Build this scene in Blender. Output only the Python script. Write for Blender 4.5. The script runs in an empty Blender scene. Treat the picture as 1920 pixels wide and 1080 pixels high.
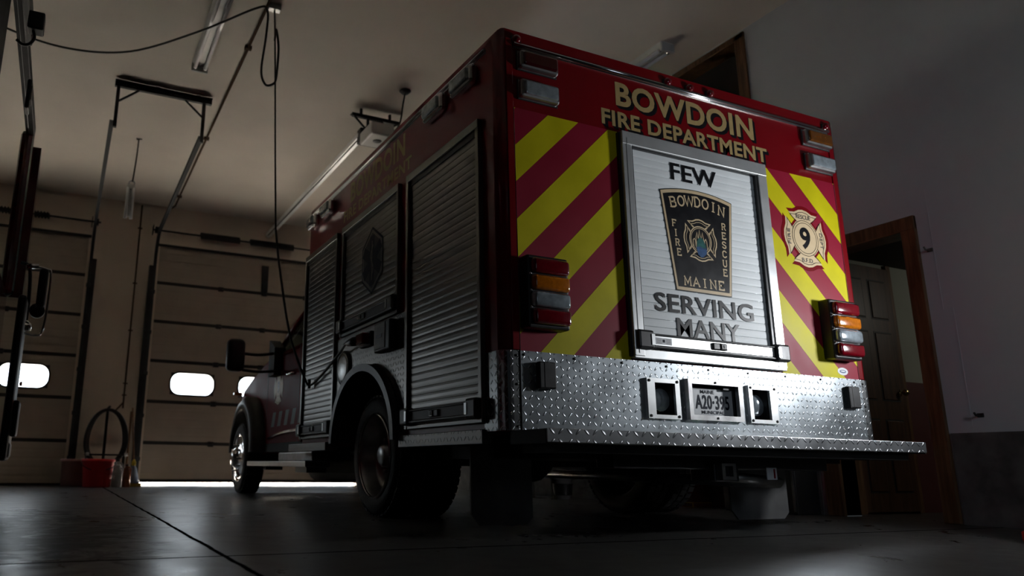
import bpy, bmesh, math, random
from mathutils import Vector, Matrix
random.seed(7)
S = bpy.context.scene
COL = S.collection
PI = math.pi

# ------------------------------------------------------------------ camera, world, sun, lights, exposure
cam_data = bpy.data.cameras.new('camera')
cam = bpy.data.objects.new('camera', cam_data); COL.objects.link(cam)
PITCH, ROLL, YAW = 0.2310266, 0.0125868, 0.4171930
fwd = Vector((math.sin(YAW)*math.cos(PITCH), math.cos(YAW)*math.cos(PITCH), math.sin(PITCH)))
rt = Vector((math.cos(YAW), -math.sin(YAW), 0)); up = rt.cross(fwd)
rt2 = rt*math.cos(ROLL) + up*math.sin(ROLL); up2 = up*math.cos(ROLL) - rt*math.sin(ROLL)
M = Matrix((rt2, up2, -fwd)).transposed().to_4x4(); M.translation = Vector((-1.71225, -2.69476, 0.29987))
cam.matrix_world = M
cam_data.sensor_width = 36.0
cam_data.lens = 1379.93/1920*36
cam_data.shift_x = 220.24/1920
cam_data.shift_y = 8.81/1920
cam_data.clip_start = 0.02
cam_data.dof.use_dof = True
cam_data.dof.focus_distance = 3.5
cam_data.dof.aperture_fstop = 2.2
S.camera = cam
S.view_settings.view_transform = 'Standard'
S.view_settings.look = 'None'
S.view_settings.gamma = 1.0
S.view_settings.use_curve_mapping = False
S.view_settings.exposure = 0.0
S.cycles.sample_clamp_indirect = 0.0

w = bpy.data.worlds.new('daylight'); S.world = w; w.use_nodes = True
bg = w.node_tree.nodes['Background']; bg.inputs[0].default_value = (0.72, 0.87, 1.0, 1); bg.inputs[1].default_value = 5.0

def lamp(name, typ, loc, direction, energy, color=(1,1,1), size=None, size_y=None, spread=None, angle=None):
    d = bpy.data.lights.new(name, typ); d.energy = energy; d.color = color
    if typ == 'AREA':
        d.shape = 'RECTANGLE'; d.size = size; d.size_y = size_y or size
        if spread: d.spread = math.radians(spread)
    if typ == 'SUN' and angle: d.angle = math.radians(angle)
    o = bpy.data.objects.new(name, d); COL.objects.link(o); o.location = loc
    o.rotation_euler = Vector(direction).to_track_quat('-Z', 'Y').to_euler()
    return o
# low sun through the panes of the garage doors
lamp('sun', 'SUN', (0, 12, 8), (-0.60, -0.50, -1.40), 230.0, (1.0, 0.90, 0.79), angle=0.6)
# work lamp standing right of the truck, out of the picture
lamp('work_light', 'AREA', (3.02, -1.15, 1.17), (-1.45, 1.15, 0.14), 15.0, (0.93, 0.96, 1.0), size=0.22, spread=124)
# added cool fill lamp behind the camera, aimed to brighten the right wall
lamp('back_fill_light', 'AREA', (0.4, -4.5, 1.7), (0.68, 1.0, -0.10), 5.0, (0.74, 0.86, 1.0), size=1.0, size_y=1.3, spread=75)
# weak lamp added inside the side room to brighten what shows through the doorway
lamp('side_room_fill', 'AREA', (5.4, -0.6, 1.9), (-0.3, 0.6, -0.7), 5.0, (1.0, 0.97, 0.85), size=0.4)

# ------------------------------------------------------------------ materials
def nodes(m):
    m.use_nodes = True
    return m.node_tree.nodes, m.node_tree.links
def mat(name, color, rough=0.5, metal=0.0, noise=0.0, nscale=8.0, coat=0.0, bump=0.0, bscale=40.0, emit=None, estr=0.0, alpha=None, spec=None):
    m = bpy.data.materials.new(name); N, L = nodes(m)
    b = N['Principled BSDF']
    b.inputs['Base Color'].default_value = (*color, 1)
    b.inputs['Roughness'].default_value = rough
    b.inputs['Metallic'].default_value = metal
    if coat: b.inputs['Coat Weight'].default_value = coat; b.inputs['Coat Roughness'].default_value = 0.08
    if spec is not None: b.inputs['Specular IOR Level'].default_value = spec
    if emit: b.inputs['Emission Color'].default_value = (*emit, 1); b.inputs['Emission Strength'].default_value = estr
    tc = N.new('ShaderNodeTexCoord')
    if noise:
        n = N.new('ShaderNodeTexNoise'); n.inputs['Scale'].default_value = nscale; n.inputs['Detail'].default_value = 6
        L.new(tc.outputs['Object'], n.inputs['Vector'])
        r = N.new('ShaderNodeValToRGB')
        r.color_ramp.elements[0].position = 0.3; r.color_ramp.elements[1].position = 0.7
        r.color_ramp.elements[0].color = (*[max(0, c*(1-noise)) for c in color], 1)
        r.color_ramp.elements[1].color = (*[min(1, c*(1+noise)) for c in color], 1)
        L.new(n.outputs['Fac'], r.inputs['Fac']); L.new(r.outputs['Color'], b.inputs['Base Color'])
        mr = N.new('ShaderNodeMapRange'); mr.inputs['To Min'].default_value = max(0.02, rough*0.8); mr.inputs['To Max'].default_value = min(1, rough*1.2)
        L.new(n.outputs['Fac'], mr.inputs['Value']); L.new(mr.outputs['Result'], b.inputs['Roughness'])
    if bump:
        n2 = N.new('ShaderNodeTexNoise'); n2.inputs['Scale'].default_value = bscale; n2.inputs['Detail'].default_value = 4
        L.new(tc.outputs['Object'], n2.inputs['Vector'])
        bp = N.new('ShaderNodeBump'); bp.inputs['Strength'].default_value = bump; bp.inputs['Distance'].default_value = 0.01
        L.new(n2.outputs['Fac'], bp.inputs['Height']); L.new(bp.outputs['Normal'], b.inputs['Normal'])
    return m

def math_node(N, L, op, a, b=None, c=None):
    n = N.new('ShaderNodeMath'); n.operation = op
    for i, x in enumerate((a, b, c)):
        if x is None: continue
        if isinstance(x, (int, float)): n.inputs[i].default_value = x
        else: L.new(x, n.inputs[i])
    return n.outputs[0]

def tread_material(name, color, rough, cell, ax=('X', 'Z'), strength=0.9, skew=0):
    """aluminium tread plate: raised lozenges at alternating 45 degrees"""
    m = bpy.data.materials.new(name); N, L = nodes(m); b = N['Principled BSDF']
    b.inputs['Metallic'].default_value = 1.0
    tc = N.new('ShaderNodeTexCoord'); sp = N.new('ShaderNodeSeparateXYZ'); L.new(tc.outputs['Object'], sp.inputs[0])
    q = lambda op, a, b_=None, c=None: math_node(N, L, op, a, b_, c)
    uo = sp.outputs[ax[0]]
    if skew: uo = q('ADD', uo, q('MULTIPLY', sp.outputs['Y'], skew))
    u = q('DIVIDE', uo, cell); v = q('DIVIDE', sp.outputs[ax[1]], cell)
    fu = q('FLOOR', u); fv = q('FLOOR', v)
    lu = q('SUBTRACT', q('SUBTRACT', u, fu), 0.5); lv = q('SUBTRACT', q('SUBTRACT', v, fv), 0.5)
    par = q('SUBTRACT', q('MULTIPLY', q('FLOORED_MODULO', q('ADD', fu, fv), 2.0), 2.0), 1.0)
    lup = q('MULTIPLY', lu, par)
    a = q('MULTIPLY', q('ADD', lup, lv), 0.7071); c = q('MULTIPLY', q('SUBTRACT', lup, lv), 0.7071)
    e = q('ADD', q('POWER', q('ABSOLUTE', q('DIVIDE', a, 0.40)), 2.0), q('POWER', q('ABSOLUTE', q('DIVIDE', c, 0.125)), 2.0))
    h = q('MAXIMUM', q('SUBTRACT', 1.0, e), 0.0)
    h = q('POWER', h, 0.6)
    n = N.new('ShaderNodeTexNoise'); n.inputs['Scale'].default_value = 5; n.inputs['Detail'].default_value = 5
    L.new(tc.outputs['Object'], n.inputs['Vector'])
    bp = N.new('ShaderNodeBump'); bp.inputs['Strength'].default_value = strength; bp.inputs['Distance'].default_value = cell*0.08
    L.new(h, bp.inputs['Height']); L.new(bp.outputs['Normal'], b.inputs['Normal'])
    r = N.new('ShaderNodeValToRGB')
    r.color_ramp.elements[0].position = 0.3; r.color_ramp.elements[1].position = 0.75
    r.color_ramp.elements[0].color = (*[x*0.72 for x in color], 1); r.color_ramp.elements[1].color = (*color, 1)
    L.new(n.outputs['Fac'], r.inputs['Fac']); L.new(r.outputs['Color'], b.inputs['Base Color'])
    mr = N.new('ShaderNodeMapRange'); mr.inputs['To Min'].default_value = rough*0.75; mr.inputs['To Max'].default_value = rough*1.25
    L.new(n.outputs['Fac'], mr.inputs['Value']); L.new(mr.outputs['Result'], b.inputs['Roughness'])
    return m

def wood_material(name, c0, c1, ax='Z'):
    m = bpy.data.materials.new(name); N, L = nodes(m); b = N['Principled BSDF']
    tc = N.new('ShaderNodeTexCoord'); mp = N.new('ShaderNodeMapping')
    mp.inputs['Scale'].default_value = {'Z': (14, 14, 1.2), 'Y': (14, 1.2, 14), 'X': (1.2, 14, 14)}[ax]
    n = N.new('ShaderNodeTexNoise'); n.inputs['Scale'].default_value = 2.5; n.inputs['Detail'].default_value = 8; n.inputs['Distortion'].default_value = 0.6
    r = N.new('ShaderNodeValToRGB'); r.color_ramp.elements[0].position = 0.35; r.color_ramp.elements[1].position = 0.68
    r.color_ramp.elements[0].color = (*c0, 1); r.color_ramp.elements[1].color = (*c1, 1)
    L.new(tc.outputs['Object'], mp.inputs[0]); L.new(mp.outputs[0], n.inputs['Vector']); L.new(n.outputs['Fac'], r.inputs['Fac'])
    L.new(r.outputs['Color'], b.inputs['Base Color']); b.inputs['Roughness'].default_value = 0.4
    return m

def floor_material():
    m = bpy.data.materials.new('sealed_concrete'); N, L = nodes(m); b = N['Principled BSDF']
    tc = N.new('ShaderNodeTexCoord'); sp = N.new('ShaderNodeSeparateXYZ'); L.new(tc.outputs['Object'], sp.inputs[0])
    q = lambda op, a, b_=None, c=None: math_node(N, L, op, a, b_, c)
    def noise(scale, detail=6, dist=0.0, rough=0.55):
        n = N.new('ShaderNodeTexNoise'); n.inputs['Scale'].default_value = scale; n.inputs['Detail'].default_value = detail
        n.inputs['Distortion'].default_value = dist; n.inputs['Roughness'].default_value = rough
        L.new(tc.outputs['Object'], n.inputs['Vector']); return n.outputs['Fac']
    big = noise(0.9, 7, 0.4); fine = noise(30, 8, 0, 0.7); mid = noise(4.5, 8, 0.8, 0.65)
    wob = q('MULTIPLY', q('SUBTRACT', noise(2.5, 5), 0.5), 0.03)
    jx = q('ABSOLUTE', q('ADD', q('ADD', sp.outputs['X'], 1.17), wob))
    jy = q('ABSOLUTE', q('ADD', q('ADD', sp.outputs['Y'], 0.10), wob))
    j = q('MINIMUM', jx, jy)
    joint = N.new('ShaderNodeMapRange'); joint.interpolation_type = 'SMOOTHSTEP'
    joint.inputs['From Min'].default_value = 0.008; joint.inputs['From Max'].default_value = 0.016
    L.new(j, joint.inputs['Value'])
    r = N.new('ShaderNodeValToRGB'); r.color_ramp.elements[0].position = 0.32; r.color_ramp.elements[1].position = 0.68
    r.color_ramp.elements[0].color = (0.028, 0.0265, 0.025, 1); r.color_ramp.elements[1].color = (0.10, 0.096, 0.092, 1)
    L.new(q('ADD', q('MULTIPLY', big, 0.55), q('MULTIPLY', mid, 0.45)), r.inputs['Fac'])
    b.inputs['Specular IOR Level'].default_value = 0.55
    # dirt patches near the fire engine
    dirt = N.new('ShaderNodeMapRange'); dirt.interpolation_type = 'SMOOTHSTEP'
    dx = q('DIVIDE', q('ADD', sp.outputs['X'], 1.95), 0.55); dy = q('DIVIDE', q('SUBTRACT', sp.outputs['Y'], 0.9), 1.5)
    dd = q('ADD', q('POWER', q('ABSOLUTE', dx), 2.0), q('POWER', q('ABSOLUTE', dy), 2.0))
    dirt.inputs['From Min'].default_value = 0.70; dirt.inputs['From Max'].default_value = 0.56
    L.new(q('ADD', q('MULTIPLY', q('MINIMUM', dd, 4.0), 0.12), noise(5.0, 10, 1.0, 0.7)), dirt.inputs['Value'])
    mx = N.new('ShaderNodeMix'); mx.data_type = 'RGBA'; L.new(q('MULTIPLY', dirt.outputs[0], 0.85), mx.inputs['Factor'])
    L.new(r.outputs['Color'], mx.inputs['A']); mx.inputs['B'].default_value = (0.022, 0.02, 0.018, 1)
    mj = N.new('ShaderNodeMix'); mj.data_type = 'RGBA'; L.new(joint.outputs[0], mj.inputs['Factor'])
    mj.inputs['A'].default_value = (0.008, 0.008, 0.008, 1); L.new(mx.outputs['Result'], mj.inputs['B'])
    L.new(mj.outputs['Result'], b.inputs['Base Color'])
    rg = N.new('ShaderNodeMapRange'); rg.inputs['From Min'].default_value = 0.3; rg.inputs['From Max'].default_value = 0.7
    rg.inputs['To Min'].default_value = 0.22; rg.inputs['To Max'].default_value = 0.42
    L.new(q('ADD', q('MULTIPLY', mid, 0.6), q('MULTIPLY', big, 0.4)), rg.inputs['Value']); L.new(rg.outputs[0], b.inputs['Roughness'])
    L.new(q('MULTIPLY', q('MULTIPLY', joint.outputs[0], 0.58), q('SUBTRACT', 1.0, q('MULTIPLY', dirt.outputs[0], 0.9))), b.inputs['Specular IOR Level'])
    hgt = q('ADD', q('MULTIPLY', fine, 0.10), q('MULTIPLY', joint.outputs[0], 1.2))
    bp = N.new('ShaderNodeBump'); bp.inputs['Strength'].default_value = 0.07; bp.inputs['Distance'].default_value = 0.004
    L.new(hgt, bp.inputs['Height']); L.new(bp.outputs['Normal'], b.inputs['Normal'])
    return m

def pane_material():
    m = bpy.data.materials.new('daylit_pane'); N, L = nodes(m)
    N.remove(N['Principled BSDF']); out = N['Material Output']
    t = N.new('ShaderNodeBsdfTransparent'); t.inputs[0].default_value = (0.92, 0.95, 0.96, 1)
    e = N.new('ShaderNodeEmission'); e.inputs[0].default_value = (1.0, 0.97, 0.93, 1); e.inputs[1].default_value = 2.6
    a = N.new('ShaderNodeAddShader'); L.new(t.outputs[0], a.inputs[0]); L.new(e.outputs[0], a.inputs[1]); L.new(a.outputs[0], out.inputs[0])
    return m
def glass_material(name, tint, mixf, rough=0.05):
    m = bpy.data.materials.new(name); N, L = nodes(m); out = N['Material Output']; N.remove(N['Principled BSDF'])
    t = N.new('ShaderNodeBsdfTransparent'); t.inputs[0].default_value = (*tint, 1)
    g = N.new('ShaderNodeBsdfGlossy'); g.inputs['Roughness'].default_value = rough
    x = N.new('ShaderNodeMixShader'); x.inputs[0].default_value = mixf
    L.new(t.outputs[0], x.inputs[1]); L.new(g.outputs[0], x.inputs[2]); L.new(x.outputs[0], out.inputs[0])
    return m

RED = mat('red_paint', (0.18, 0.0010, 0.005), 0.30, coat=0.12, noise=0.06, nscale=3, spec=0.3)
CABR = mat('cab_red_paint', (0.15, 0.0010, 0.005), 0.5, noise=0.06, nscale=3, spec=0.08)
CRIM = mat('crimson_film', (0.27, 0.005, 0.026), 0.5, spec=0.25, noise=0.07, nscale=5)
YEL = mat('lime_yellow_film', (0.60, 0.535, 0.003), 0.5, spec=0.2, noise=0.10, nscale=6)
GOLD = mat('gold_leaf', (0.42, 0.30, 0.13), 0.5, spec=0.2, noise=0.1, nscale=30)
CREAM = mat('cream_film', (0.68, 0.52, 0.31), 0.45, noise=0.06, nscale=20)
BLACKF = mat('black_film', (0.006, 0.006, 0.008), 0.38, spec=0.25, noise=0.2, nscale=20)
TEAL = mat('teal_film', (0.0, 0.10, 0.09), 0.4, noise=0.3, nscale=60)
BLUE = mat('blue_film', (0.01, 0.07, 0.20), 0.4, noise=0.35, nscale=60)
NAVY = mat('navy_film', (0.004, 0.008, 0.024), 0.5, spec=0.1, noise=0.2, nscale=30)
GREYF = mat('grey_film', (0.10, 0.09, 0.08), 0.5, noise=0.1, nscale=30)
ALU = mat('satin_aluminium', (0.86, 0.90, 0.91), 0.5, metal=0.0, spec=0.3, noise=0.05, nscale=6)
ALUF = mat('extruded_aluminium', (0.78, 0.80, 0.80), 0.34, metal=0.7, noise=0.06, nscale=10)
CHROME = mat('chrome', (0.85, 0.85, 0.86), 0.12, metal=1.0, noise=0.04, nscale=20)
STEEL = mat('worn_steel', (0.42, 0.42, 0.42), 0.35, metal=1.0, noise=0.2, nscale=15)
ALUS = mat('shaded_aluminium', (0.20, 0.195, 0.185), 0.34, metal=0.8, noise=0.06, nscale=6)  # darkened copy of the door aluminium, side shade put into the colour
ALUFS = mat('shaded_aluminium_frame', (0.22, 0.215, 0.205), 0.34, metal=0.8, noise=0.06, nscale=10)  # frame aluminium darkened likewise for the shaded truck side
BLK = mat('black_plastic', (0.012, 0.012, 0.013), 0.42, noise=0.2, nscale=20)
RUB = mat('tyre_rubber', (0.010, 0.010, 0.010), 0.75, noise=0.25, nscale=25, bump=0.2, bscale=60)
CHAS = mat('chassis_black', (0.010, 0.009, 0.008), 0.7, noise=0.4, nscale=9)
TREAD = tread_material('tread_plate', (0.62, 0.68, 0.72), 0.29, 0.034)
TREADS = tread_material('tread_plate_side', (0.22, 0.215, 0.205), 0.36, 0.034, ('Y', 'Z'))  # side copy of the tread plate, shade of the truck side in its colour
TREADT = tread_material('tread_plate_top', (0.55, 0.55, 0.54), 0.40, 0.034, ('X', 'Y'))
LRED = mat('red_lens', (0.16, 0.002, 0.008), 0.12, coat=1.0, noise=0.15, nscale=40)
LAMB = mat('amber_lens', (0.50, 0.14, 0.004), 0.14, coat=1.0, noise=0.2, nscale=60)
LCLR = mat('clear_lens', (0.38, 0.44, 0.48), 0.10, metal=0.35, coat=1.0, noise=0.3, nscale=25)
LDRK = mat('dark_red_lens', (0.045, 0.001, 0.003), 0.10, coat=1.0, noise=0.15, nscale=40)
LDAM = mat('dark_amber_lens', (0.13, 0.04, 0.002), 0.12, coat=1.0, noise=0.2, nscale=40)
CONC = floor_material()
CEIL = mat('cream_ceiling_board', (0.74, 0.68, 0.60), 0.75, noise=0.10, nscale=0.8, bump=0.05, bscale=3)
WALLR = mat('grey_painted_wall', (0.52, 0.55, 0.57), 0.7, noise=0.05, nscale=1.2, bump=0.04, bscale=5)
WALLF = mat('tan_painted_wall', (0.70, 0.59, 0.48), 0.7, noise=0.08, nscale=1.5, bump=0.05, bscale=6)
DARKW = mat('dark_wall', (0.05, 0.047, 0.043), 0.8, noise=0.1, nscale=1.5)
ROUGHC = mat('rough_concrete', (0.10, 0.095, 0.09), 0.9, noise=0.45, nscale=7, bump=0.8, bscale=16)
DOORP = mat('tan_door_panel', (0.44, 0.37, 0.30), 0.55, noise=0.06, nscale=4)
SEAM = mat('dark_seal', (0.03, 0.027, 0.025), 0.7, noise=0.1)
PANE = pane_material()
TRK = mat('galvanised_track', (0.05, 0.052, 0.054), 0.7, spec=0.15, noise=0.15, nscale=12)
DKM = mat('dark_steel', (0.03, 0.028, 0.028), 0.5, metal=0.4, noise=0.2, nscale=12)
COPPER = mat('brown_conduit', (0.10, 0.065, 0.042), 0.9, spec=0.03, noise=0.1)
WHT = mat('white_enamel', (0.62, 0.62, 0.60), 0.35, noise=0.05)
TUBE = mat('lamp_tube_glass', (0.93, 0.94, 0.95), 0.15, noise=0.03, coat=0.5)
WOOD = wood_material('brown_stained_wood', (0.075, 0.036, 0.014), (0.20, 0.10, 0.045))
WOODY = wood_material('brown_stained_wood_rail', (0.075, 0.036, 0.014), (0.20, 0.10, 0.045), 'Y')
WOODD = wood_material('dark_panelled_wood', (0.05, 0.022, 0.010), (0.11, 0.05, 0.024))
BRASS = mat('brass', (0.75, 0.58, 0.28), 0.22, metal=1.0, noise=0.05)
OXB = mat('oxblood_paint', (0.09, 0.018, 0.016), 0.6, noise=0.08)
PALE = mat('pale_green_paint', (0.34, 0.35, 0.29), 0.7, noise=0.08, nscale=3)
BUCKET = mat('red_plastic', (0.78, 0.03, 0.03), 0.4, noise=0.1, nscale=6)
PINKP = mat('faded_pink_plastic', (0.45, 0.22, 0.21), 0.45, noise=0.1)
AMBERP = mat('brown_liquid_bottle', (0.30, 0.09, 0.03), 0.25, noise=0.3, nscale=12)
MILKY = mat('milky_plastic', (0.40, 0.38, 0.38), 0.35, noise=0.15, nscale=10)
YPL = mat('yellow_plastic', (0.60, 0.46, 0.03), 0.45, noise=0.06)
BLPL = mat('pale_blue_plastic', (0.25, 0.33, 0.45), 0.4, noise=0.3, nscale=6)
CORD = mat('black_rubber_cord', (0.018, 0.015, 0.013), 0.5, noise=0.15)
BCORD = mat('brown_cord', (0.06, 0.045, 0.035), 0.5, noise=0.15)
GLS = glass_material('dim_window_glass', (0.55, 0.62, 0.58), 0.16)
EREDM = mat('engine_red', (0.075, 0.004, 0.006), 0.18, coat=0.8, noise=0.08)
ORG = mat('orange_lens', (0.55, 0.10, 0.02), 0.3, noise=0.1)
PLATEM = mat('plate_white', (0.62, 0.64, 0.66), 0.4, noise=0.06, nscale=20)
STICK = mat('sticker_white', (0.75, 0.77, 0.80), 0.5, noise=0.04)
FELT = mat('flap_rubber', (0.11, 0.11, 0.11), 0.7, noise=0.25, nscale=8)
WOODLT = wood_material('lighter_stained_wood', (0.16, 0.07, 0.03), (0.32, 0.16, 0.07))

# ------------------------------------------------------------------ mesh helpers
class MB:
    def __init__(s): s.bm = bmesh.new(); s.mats = []; s.cur = 0
    def m(s, material):
        if material not in s.mats: s.mats.append(material)
        s.cur = s.mats.index(material); return s
    def _tag(s, faces, smooth=False):
        for f in faces: f.material_index = s.cur; f.smooth = smooth
    def box(s, x0, x1, y0, y1, z0, z1, bev=0.0, seg=2, rot=None):
        r = bmesh.ops.create_cube(s.bm, size=1.0); vs = r['verts']
        c = Vector(((x0+x1)/2, (y0+y1)/2, (z0+z1)/2)); d = (abs(x1-x0), abs(y1-y0), abs(z1-z0))
        for v in vs: v.co = Vector((v.co.x*d[0], v.co.y*d[1], v.co.z*d[2]))
        fs = set(f for v in vs for f in v.link_faces)
        if bev > 0:
            es = list(set(e for v in vs for e in v.link_edges))
            rb = bmesh.ops.bevel(s.bm, geom=es, offset=min(bev, min(d)*0.45), segments=seg, affect='EDGES', profile=0.5)
            fs = set(f for f in fs if f.is_valid) | set(rb['faces'])
        vv = set(v for f in fs for v in f.verts)
        for v in vv: v.co = (rot @ v.co if rot else v.co) + c
        s._tag(fs); return s
    def poly(s, pts, axis, a, b):
        """prism: polygon pts (2D) in the plane across axis, from a to b along it"""
        def P(p, t):
            return {'X': (t, p[0], p[1]), 'Y': (p[0], t, p[1]), 'Z': (p[0], p[1], t)}[axis]
        A = [s.bm.verts.new(P(p, a)) for p in pts]; B = [s.bm.verts.new(P(p, b)) for p in pts]
        fs = [s.bm.faces.new(A), s.bm.faces.new(B[::-1])]
        n = len(pts)
        for i in range(n): fs.append(s.bm.faces.new((A[i], B[i], B[(i+1) % n], A[(i+1) % n])))
        s._tag(fs); return s
    def tube(s, pts, r, seg=8, closed=False, caps=True):
        pts = [Vector(p) for p in pts]; n = len(pts); rings = []
        prev = None
        for i, p in enumerate(pts):
            if closed: t = (pts[(i+1) % n]-pts[i-1])
            elif i == 0: t = pts[1]-pts[0]
            elif i == n-1: t = pts[-1]-pts[-2]
            else: t = (pts[i+1]-pts[i]).normalized()+(pts[i]-pts[i-1]).normalized()
            if t.length < 1e-9: t = Vector((0, 0, 1))
            t.normalize()
            if prev is None:
                ref = Vector((0, 0, 1)) if abs(t.z) < 0.9 else Vector((1, 0, 0)); u = t.cross(ref).normalized()
            else:
                u = prev - t*prev.dot(t); u.normalize()
            prev = u; v = t.cross(u)
            rr = r[i] if isinstance(r, (list, tuple)) else r
            rings.append([s.bm.verts.new(p + (u*math.cos(2*PI*k/seg) + v*math.sin(2*PI*k/seg))*rr) for k in range(seg)])
        fs = []
        for i in range(n if closed else n-1):
            a, b = rings[i], rings[(i+1) % n]
            for k in range(seg): fs.append(s.bm.faces.new((a[k], a[(k+1) % seg], b[(k+1) % seg], b[k])))
        s._tag(fs, True)
        if caps and not closed: s._tag([s.bm.faces.new(rings[0][::-1]), s.bm.faces.new(rings[-1])])
        return s
    def cyl(s, p0, p1, r, r2=None, seg=24):
        return s.tube([p0, p1], [r, r2 if r2 is not None else r], seg)
    def lathe(s, prof, center, axis='Z', seg=40, smooth=True, arc=None):
        """profile [(radius, along)] turned about axis through center"""
        c = Vector(center); rings = []
        for (r, t) in prof:
            ring = []
            for k in range(seg):
                a = 2*PI*k/seg; x, y = r*math.cos(a), r*math.sin(a)
                ring.append(s.bm.verts.new(c + Vector({'Z': (x, y, t), 'X': (t, x, y), 'Y': (y, t, x)}[axis])))
            rings.append(ring)
        fs = []
        for i in range(len(rings)-1):
            for k in range(seg): fs.append(s.bm.faces.new((rings[i][k], rings[i][(k+1) % seg], rings[i+1][(k+1) % seg], rings[i+1][k])))
        s._tag(fs, smooth); return s
    def quad(s, *p):
        s._tag([s.bm.faces.new([s.bm.verts.new(x) for x in p])]); return s
    def plate_holes(s, x0, x1, z0, z1, holes, y0, y1):
        """upright plate in X-Z between y0 and y1 with rectangular holes"""
        xs = sorted(set([x0, x1]+[h[0] for h in holes]+[h[1] for h in holes])); zs = sorted(set([z0, z1]+[h[2] for h in holes]+[h[3] for h in holes]))
        def solid(i, j):
            if not (0 <= i < len(xs)-1 and 0 <= j < len(zs)-1): return False
            cx, cz = (xs[i]+xs[i+1])/2, (zs[j]+zs[j+1])/2
            return not any(h[0] < cx < h[1] and h[2] < cz < h[3] for h in holes)
        for i in range(len(xs)-1):
            for j in range(len(zs)-1):
                if not solid(i, j): continue
                a, b, c, d = xs[i], xs[i+1], zs[j], zs[j+1]
                s.quad((a, y0, c), (b, y0, c), (b, y0, d), (a, y0, d)); s.quad((a, y1, c), (a, y1, d), (b, y1, d), (b, y1, c))
                if not solid(i-1, j): s.quad((a, y0, c), (a, y0, d), (a, y1, d), (a, y1, c))
                if not solid(i+1, j): s.quad((b, y0, c), (b, y1, c), (b, y1, d), (b, y0, d))
                if not solid(i, j-1): s.quad((a, y0, c), (a, y1, c), (b, y1, c), (b, y0, c))
                if not solid(i, j+1): s.quad((a, y0, d), (b, y0, d), (b, y1, d), (a, y1, d))
        return s
    def done(s, name, parent=None, fix=True):
        if fix: bmesh.ops.recalc_face_normals(s.bm, faces=s.bm.faces[:])
        me = bpy.data.meshes.new(name); s.bm.to_mesh(me); s.bm.free()
        for x in s.mats: me.materials.append(x)
        o = bpy.data.objects.new(name, me); COL.objects.link(o)
        o.cycles.shadow_terminator_geometry_offset = 0.0   # long smooth tubes otherwise leak sunlight
        if parent is not None:
            o.parent = parent
            inv = world_of(parent).inverted()
            me.transform(inv)
        return o
def world_of(o):
    m = o.matrix_basis.copy()
    while o.parent is not None:
        o = o.parent; m = o.matrix_basis @ m
    return m
def tag(o, label=None, cat=None, group=None, kind=None):
    if label: o['label'] = label
    if cat: o['category'] = cat
    if group: o['group'] = group
    if kind: o['kind'] = kind
    return o
def thing(name, loc, label, cat, group=None, kind=None):
    o = bpy.data.objects.new(name, None); COL.objects.link(o); o.location = loc; o.empty_display_size = 0.1
    return tag(o, label, cat, group, kind)
def copy_thing(o, loc, label=None, group=None, rotz=None):
    c = o.copy(); COL.objects.link(c); c.location = loc
    if rotz is not None: c.rotation_euler = (0, 0, rotz)
    if label: c['label'] = label
    if group: c['group'] = group
    for ch in list(o.children):
        d = ch.copy(); COL.objects.link(d); d.parent = c
        for g in list(ch.children):
            e = g.copy(); COL.objects.link(e); e.parent = d
    return c
def curve_pts(ctrl, n=8):
    """Catmull-Rom through the control points"""
    P = [Vector(p) for p in ctrl]; out = []
    for i in range(len(P)-1):
        a = P[i-1] if i > 0 else P[i]*2-P[i+1]; b, c = P[i], P[i+1]; d = P[i+2] if i+2 < len(P) else P[i+1]*2-P[i]
        for k in range(n):
            t = k/n
            out.append(0.5*((2*b)+(c-a)*t+(2*a-5*b+4*c-d)*t*t+(3*b-a-3*c+d)*t**3))
    out.append(P[-1]); return out

# lettering -------------------------------------------------------
def text_outline(s, bold=0.0, shear=0.0):
    cu = bpy.data.curves.new('t', 'FONT'); cu.body = s; cu.size = 1.0; cu.offset = bold; cu.shear = shear; cu.resolution_u = 4; cu.space_character = 1.0+2.2*bold
    o = bpy.data.objects.new('t', cu); COL.objects.link(o)
    dg = bpy.context.evaluated_depsgraph_get(); me = bpy.data.meshes.new_from_object(o.evaluated_get(dg))
    V = [(v.co.x, v.co.y) for v in me.vertices]; F = [tuple(p.vertices) for p in me.polygons]
    bpy.data.objects.remove(o); bpy.data.curves.remove(cu); bpy.data.meshes.remove(me)
    return V, F
def add_text(mb, s, box, place, bold=0.0, shear=0.0, thick=0.0008):
    """flat letters filling box=(u0,u1,v0,v1); place(u,v,h) gives the 3D point"""
    V, F = text_outline(s, bold, shear)
    x0 = min(v[0] for v in V); x1 = max(v[0] for v in V); y0 = min(v[1] for v in V); y1 = max(v[1] for v in V)
    f = lambda v: (box[0]+(v[0]-x0)/(x1-x0)*(box[1]-box[0]), box[2]+(v[1]-y0)/(y1-y0)*(box[3]-box[2]))
    vs = [mb.bm.verts.new(place(*f(v), thick)) for v in V]
    fs = []
    for q in F:
        try: fs.append(mb.bm.faces.new([vs[i] for i in q]))
        except ValueError: pass
    mb._tag(fs)
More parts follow.
